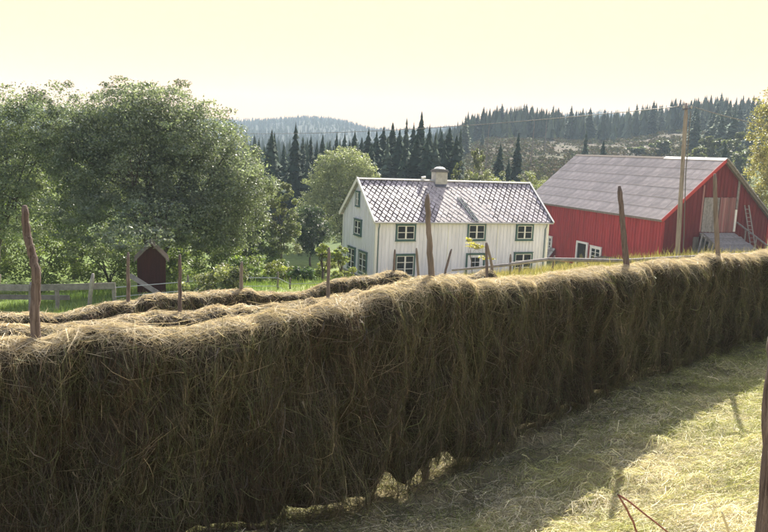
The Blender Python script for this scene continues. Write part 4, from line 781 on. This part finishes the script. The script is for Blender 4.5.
# climber with yellow leaves on a stick in front of the door
yl = leafy_tree('yellow_sapling', 'thin sapling with yellow-green leaves in front of the house door', gp(4.6, 38.2), [((4.7, 38.2, -1.15), (0.55, 0.4, 0.16)), ((5.3, 38.2, -1.75), (0.35, 0.35, 0.12)), ((4.3, 38.2, -0.85), (0.2, 0.25, 0.12))], 600, 0.05, (0.34, 0.33, 0.05), (0.45, 0.40, 0.08), 90, 0.02, 4, 10, 0.2, 0.5, fork=0.7)

# spruces: four shapes, shared by every copy
def spruce_mesh(seed, H_=15.0, Rb=2.4, tiers=22, per=13, dens=1.0, colr=(0.030, 0.050, 0.034)):
    """whorls of drooping boughs; each bough is a ragged spray of three hanging fingers"""
    rg = np.random.default_rng(seed); Vs, Cs = [], []
    for i in range(tiers):
        f_ = i / (tiers - 1); z = H_ * (0.07 + 0.86 * f_); rl_ = (Rb * (1 - f_) ** 0.8 + 0.14) * rg.uniform(0.82, 1.12); m_ = max(5, int(per * (1 - 0.5 * f_)))
        for j in range(m_):
            if rg.random() > dens: continue
            a = 6.283 * (j + rg.uniform(-0.4, 0.4)) / m_; L_ = rl_ * rg.uniform(0.7, 1.2); drop = L_ * rg.uniform(0.35, 0.75) + 0.15; zz = z + rg.uniform(-0.2, 0.2); tone = rg.lognormal(0, 0.22)
            for k in range(3):
                b_ = a + (k - 1) * rg.uniform(0.22, 0.42) * 6.283 / m_ * 1.6; l2 = L_ * (1.0 if k == 1 else rg.uniform(0.6, 0.9)); w_ = 0.30 * 6.283 * L_ / m_ + 0.10
                c0_, s0_, px_, py_ = math.cos(b_), math.sin(b_), -math.sin(b_), math.cos(b_)
                Vs.append([(c0_ * 0.05, s0_ * 0.05, zz + 0.45), (c0_ * l2 * .62 + px_ * w_, s0_ * l2 * .62 + py_ * w_, zz - drop * .75 - rg.uniform(0, .25)), (c0_ * l2, s0_ * l2, zz - drop * rg.uniform(.6, 1.0)), (c0_ * l2 * .62 - px_ * w_, s0_ * l2 * .62 - py_ * w_, zz - drop * .75 - rg.uniform(0, .25))])
                Cs.append(np.array(colr) * tone * rg.uniform(0.8, 1.3))
    for k in range(3):
        b_ = k * 2.1; Vs.append([(0.10 * math.cos(b_), 0.10 * math.sin(b_), H_ * 0.92), (0.10 * math.cos(b_ + 2), 0.10 * math.sin(b_ + 2), H_ * 0.92), (0.01, 0, H_ * 0.985), (0, 0.01, H_ * 0.98)]); Cs.append(np.array(colr))
    V = np.array(Vs, float); C_ = np.repeat(np.array(Cs), 4, axis=0)
    return V.reshape(-1, 3), np.arange(len(V) * 4).reshape(-1, 4), C_
def proto(seed, **k):
    o = mesh_np('crown', *spruce_mesh(seed, **k)[:2], 'needles', None, spruce_mesh(seed, **k)[2]); me = o.data; bpy.data.objects.remove(o); return me
SPR = [proto(1, Rb=3.0), proto(2, Rb=2.6, tiers=25), proto(3, Rb=3.4, per=15), proto(4, Rb=2.9, dens=0.85)]
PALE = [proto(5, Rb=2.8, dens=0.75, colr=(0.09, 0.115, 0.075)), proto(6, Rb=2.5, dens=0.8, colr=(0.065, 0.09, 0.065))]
TRK = MB().tube([(0, 0, -0.5), (0, 0, 6), (0, 0, 14.6)], [0.24, 0.16, 0.03], 6).mesh('trunk', 'bark')
sr = random.Random(31)
def spruce(x, y, top_z, label, group, protos=SPR, wide=1.0, name='spruce_tree'):
    g = Tz(x, y); r_ = empty(name, (x, y, g)); tag(r_, label, 'tree', group); h_ = (top_z - g) / 14.7; w_ = h_ * wide * sr.uniform(0.75, 1.35); rz = sr.uniform(0, 6.28)
    for nm, me in (('trunk', TRK), ('crown', sr.choice(protos))):
        o = link(nm, me, r_); o.scale = (w_, w_, h_); o.rotation_euler = (0, 0, rz)
    return r_
def pix(px_, py_, Y):                                    # place by bearing and elevation angle at distance Y
    d = fw + rt * ((px_ - 384) / F_PX) - up * ((py_ - 266) / F_PX); q_ = d * (Y / d.y); return q_.x, q_.z + EYE
lab1 = 'dark spruce in the tall stand behind the white house and round tree'
stand = [(250, 150, 118), (259, 140, 124), (272, 129, 112), (284, 143, 125), (296, 122, 112), (303, 136, 125), (311, 134, 122), (317, 142, 118), (323, 134, 128), (330, 140, 122), (337, 132, 124), (345, 132, 120), (350, 138, 128), (355, 130, 122), (362, 137, 130), (369, 128, 122), (377, 130, 118), (384, 126, 128), (393, 122, 120), (400, 128, 116), (407, 118, 122), (414, 122, 128), (422, 111, 122), (430, 124, 116), (436, 132, 110), (442, 130, 126), (450, 126, 118), (457, 133, 112), (461, 128, 124), (243, 158, 122), (236, 150, 130), (388, 136, 112), (418, 130, 112), (445, 138, 112), (372, 140, 112), (340, 146, 112), (308, 148, 112), (405, 140, 110), (428, 138, 109)]
for px_, py_, Y in stand:
    x, z = pix(px_, py_, Y); spruce(x, Y, z, {422: 'tallest dark spruce, straight above the left part of the slate roof', 296: 'tall dark spruce standing just left of the rounded tree, taller of a pair', 272: 'dark spruce at the left end of the stand, beside the huge tree'}.get(px_, lab1), 'dark spruces behind the house', SPR + [PALE[1]], 1.2)
for px_, py_, Y, lb_, pr in ((501, 142, 128, 'small dark spruce at the near edge of the clearing, left of a pair', SPR), (519, 131, 130, 'taller dark spruce at the near edge of the clearing, right of a pair', SPR), (509, 158, 122, 'stubby dark spruce at the foot of the pair by the clearing', SPR), (587, 129, 165, 'loose grey-green spruce standing over the left end of the barn roof', PALE), (604, 139, 160, 'short dark spruce just above the barn roof', SPR), (726, 142, 140, 'dark young spruce behind the peak of the barn gable', SPR), (466, 115, 250, 'tall lone spruce behind the stand at the left rim of the clearing', PALE), (483, 128, 262, 'hazy spruce on the left rim of the clearing', PALE)):
    x, z = pix(px_, py_, Y); spruce(x, Y, z, lb_, None, pr, 1.15)
# spruces on the hillside behind the clearing and the barn: the ones in front as things
lab2 = 'hazy spruce on the wooded hillside behind the clearing and barn roof'
placed = []
tries = 0
while len(placed) < 200 and tries < 20000:
    tries += 1
    a = sr.uniform(0.10, 0.60); Y = sr.uniform(165, 385); x = a * Y
    if a < 0.40 and Y < 300 + 30 * sr.random(): continue
    if a < 0.50 and Y < 205: continue
    if any((x - p[0]) ** 2 + (Y - p[1]) ** 2 < 5.5 for p in placed): continue
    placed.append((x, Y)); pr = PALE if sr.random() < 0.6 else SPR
    spruce(x, Y, Tz(x, Y) + sr.choice((sr.uniform(6, 10), sr.uniform(9, 14), sr.uniform(9, 14), sr.uniform(11, 15))), lab2, 'spruces on the hillside', pr, 1.35)
for i, (px_, py_, Y) in enumerate(((697, 148, 175), (712, 136, 190), (735, 132, 185), (662, 140, 215), (640, 146, 225), (748, 150, 165))):
    x, z = pix(px_, py_, Y); g = Tz(x, Y); hh_ = (z - g) / 2
    leafy_tree('hillside_tree', ('pale leafy hillside tree just right of the utility pole', 'leafy hillside tree halfway between the pole and the right edge', 'leafy hillside tree above the barn gable peak, high among spruces', 'leafy tree above the barn ridge, just left of the utility pole', 'leafy tree above the barn ridge, farther left of the pole', 'low leafy tree behind the barn gable near the right edge tree')[i], (x, Y, g), [((x, Y, g + hh_ * 1.15), (2.9, 2.9, hh_ * 0.85))], 2600, 0.34, (0.085, 0.11, 0.05), (0.14, 0.15, 0.075), 110 + i, 0.15, 4, 30, 0.3, 0.3, group='leafy trees on the hillside')
# bare trunks left standing in the clearing
for i, (px_, p0_, p1_, Y) in enumerate(((488.5, 123, 172, 190), (534, 117, 168, 200), (547, 118, 146, 235))):
    x, z = pix(px_, p0_, Y); g = Tz(x, Y); mb = MB(); crooked(mb, [(0, 0, -0.3), (sr.uniform(-.3, .3), 0, z - g)], 0.20, 0.08, 500 + i, 6, 8, 0.05)
    for k in range(7): 
        zz = (z - g) * (0.4 + 0.08 * k); an = sr.uniform(0, 6.28); mb.tube([(0, 0, zz), (0.9 * math.cos(an), 0.9 * math.sin(an), zz - 0.2)], [0.04, 0.015], 4)
    o = mb.build('bare_trunk', 'old_wood'); o.location = (x, Y, g); tag(o, ('thin bare trunk at the left edge of the clearing', 'thin bare trunk in the middle of the clearing', 'short bare trunk high in the clearing')[i], 'tree trunk', 'bare trunks in the clearing')
# the rest of the forest and low growth in the clearing: too many and too far to count
def cones(n, xf, hf, seed, tiers=5, sides=5, cA=(0.032, 0.052, 0.036), cB=(0.06, 0.085, 0.05)):
    rg = np.random.default_rng(seed); x, y = xf(rg, n); n = len(x); g = T(x, y); H_ = hf(rg, n); Vs, Fs, Cs = [], [], []; b0_ = 0
    f_ = rg.random((n, 1)); c_ = (np.array(cA) * (1 - f_) + np.array(cB) * f_) * rg.lognormal(0, 0.2, (n, 1))
    for i in range(tiers):
        fr0 = i / tiers; zb = g + H_ * (0.06 + 0.8 * fr0); zt_ = g + H_ * min(1.0, 0.06 + 0.8 * fr0 + 0.40); rr_ = H_ * 0.22 * (1 - fr0) ** 0.8 * rg.uniform(0.8, 1.2, n)
        for j in range(sides):
            a0_ = rg.uniform(0, 6.28, n); a1_ = a0_ + rg.uniform(0.9, 1.6, n); dz = H_ * rg.uniform(0, 0.06, n)
            Vs.append(np.stack([np.stack([x + rr_ * np.cos(a0_), y + rr_ * np.sin(a0_), zb - dz], -1), np.stack([x + rr_ * np.cos(a1_) * 0.8, y + rr_ * np.sin(a1_) * 0.8, zb], -1), np.stack([x + rr_ * .08, y, zt_], -1)], 1)); Cs.append(np.repeat(c_ * rg.lognormal(0, 0.15, (n, 1)), 3, axis=0))
    V = np.concatenate(Vs).reshape(-1, 3); return V, np.arange(len(V)).reshape(-1, 3), np.concatenate(Cs)
def hillf(r, n):
    a = r.uniform(0.08, 0.64, n * 2); y = r.uniform(300, 620, n * 2); k = (a > 0.12) | (y > 330); return (a * y)[k][:n], y[k][:n]
def valf(r, n):
    a = r.uniform(-0.75, 0.12, n); y = r.uniform(130, 620, n); k = (a < 0.07) | (y > 300); return (a * y)[k], y[k]
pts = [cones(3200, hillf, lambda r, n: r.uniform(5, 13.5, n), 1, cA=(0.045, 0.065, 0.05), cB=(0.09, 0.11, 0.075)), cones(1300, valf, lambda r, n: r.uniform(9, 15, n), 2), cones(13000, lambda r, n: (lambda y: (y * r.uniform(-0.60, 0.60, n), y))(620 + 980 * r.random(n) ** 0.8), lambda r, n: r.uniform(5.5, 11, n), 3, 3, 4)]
V, Fq, C_ = join_np(pts); tag(mesh_np('distant_forest', V, Fq, 'needles', None, C_), 'hazy spruce forest covering the distant hills', 'forest', kind='stuff')
def scrub(r, n):
    a = r.uniform(0.10, 0.44, n); y = r.uniform(130, 310, n); return a * y, y
rg = np.random.default_rng(8); x, y = scrub(rg, 7500); k = fbm(x / 9, y / 14, 91) > rg.uniform(-0.5, 0.5, len(x)); x, y = x[k], y[k]; n = len(x)
P = np.repeat(np.stack([x, y, T(x, y)], -1), 14, axis=0) + rg.normal(0, 1, (n * 14, 3)) * [0.55, 0.55, 0.28] + [0, 0, 0.45]
tint = np.repeat(rg.random((n, 1)), 14, axis=0); cols = np.array([0.10, 0.065, 0.042]) * (1 - tint) + np.array([0.07, 0.085, 0.032]) * tint
V, Fq, C_ = leaf_quads(rg, P, 0.42, cols * rg.lognormal(0, 0.2, (len(P), 1))); tag(mesh_np('clearing_scrub', V, Fq, 'heather', None, C_), 'reddish brown scrub and heather on the clearing', 'scrub', kind='stuff')

# ------------------------------------------------------------------ close to the camera at the right edge
np_ = Vector((2.03, 3.62, Tz(2.03, 3.62))); post = MB()
crooked(post, [(0, 0, -0.15), (0.02, 0, 0.9), (-0.03, 0, 2.30 - np_.z), (-0.04, 0, 2.62 - np_.z)], 0.062, 0.05, 601, 12, 6, 0.008)
post = post.build('fence_post', 'brown_wood', None, True); post.location = np_; tag(post, 'dark rough post close to the camera at the right edge', 'post')
def stem(name, label, cat, pts, r_, mat, seed):
    b_ = Vector(pts[0]); o = crooked(MB(), [Vector(p) - b_ for p in pts], r_, r_ * 0.8, seed, 7, 5, r_ * 0.35).build(name, mat, None, True); o.location = b_; return tag(o, label, cat)
stem('bent_twig', 'bent reddish brown twig sticking up in the bottom right meadow', 'twig', [(1.26, 3.2, Tz(1.26, 3.2) - 0.05), (1.225, 3.2, 1.70), (1.19, 3.2, 1.78), (1.112, 3.2, 1.905), (1.17, 3.2, 1.87), (1.37, 3.2, 1.72), (1.55, 3.2, Tz(1.55, 3.2) - 0.02)], 0.0052, 'rusty_stem', 611)
stem('dry_stalk', 'short pale dry stalk between the twig and the edge post', 'stalk', [(1.68, 3.2, Tz(1.68, 3.2) - 0.05), (1.635, 3.2, 1.74), (1.59, 3.2, 1.845)], 0.007, 'straw_stem', 612)
ft = Vector((7.62, 13.75, 1.05)); fl = empty('flower_stalk', ft); tag(fl, 'white flower head sticking out of the hay at the right edge', 'flower')
MB().tube([(-0.25, 0.35, 0.08), (-0.08, 0.1, 0.1), (0, 0, 0.02)], [0.006, 0.005, 0.004], 5).build('stem', 'straw_stem', fl)
hd = MB(); fr2 = random.Random(5)
for k in range(26):
    c_ = Vector((fr2.uniform(-0.06, 0.06), fr2.uniform(-0.05, 0.02), fr2.uniform(-0.08, 0.08))); hd.tube([c_ - Vector((0, 0, 0.010)), c_, c_ + Vector((0, 0, 0.012))], [0.006, 0.018, 0.006], 6)
hd.build('flower_head', 'petals', fl)

# ------------------------------------------------------------------ summer haze
hz = MB().box((-1280, -64, -16), (1280, 1720, 122)); t, n, l, p, out = nodes('haze'); t.nodes.remove(p)
pv = n.new('ShaderNodeVolumePrincipled'); pv.inputs['Color'].default_value = (0.62, 0.80, 1.0, 1); pv.inputs['Density'].default_value = 0.00035; pv.inputs['Anisotropy'].default_value = 0.1; l.new(pv.outputs[0], out.inputs['Volume'])
ho = hz.build('haze', 'haze'); tag(ho, 'thin bluish summer haze over the valley', 'haze', kind='stuff')
bpy.context.view_layer.update()
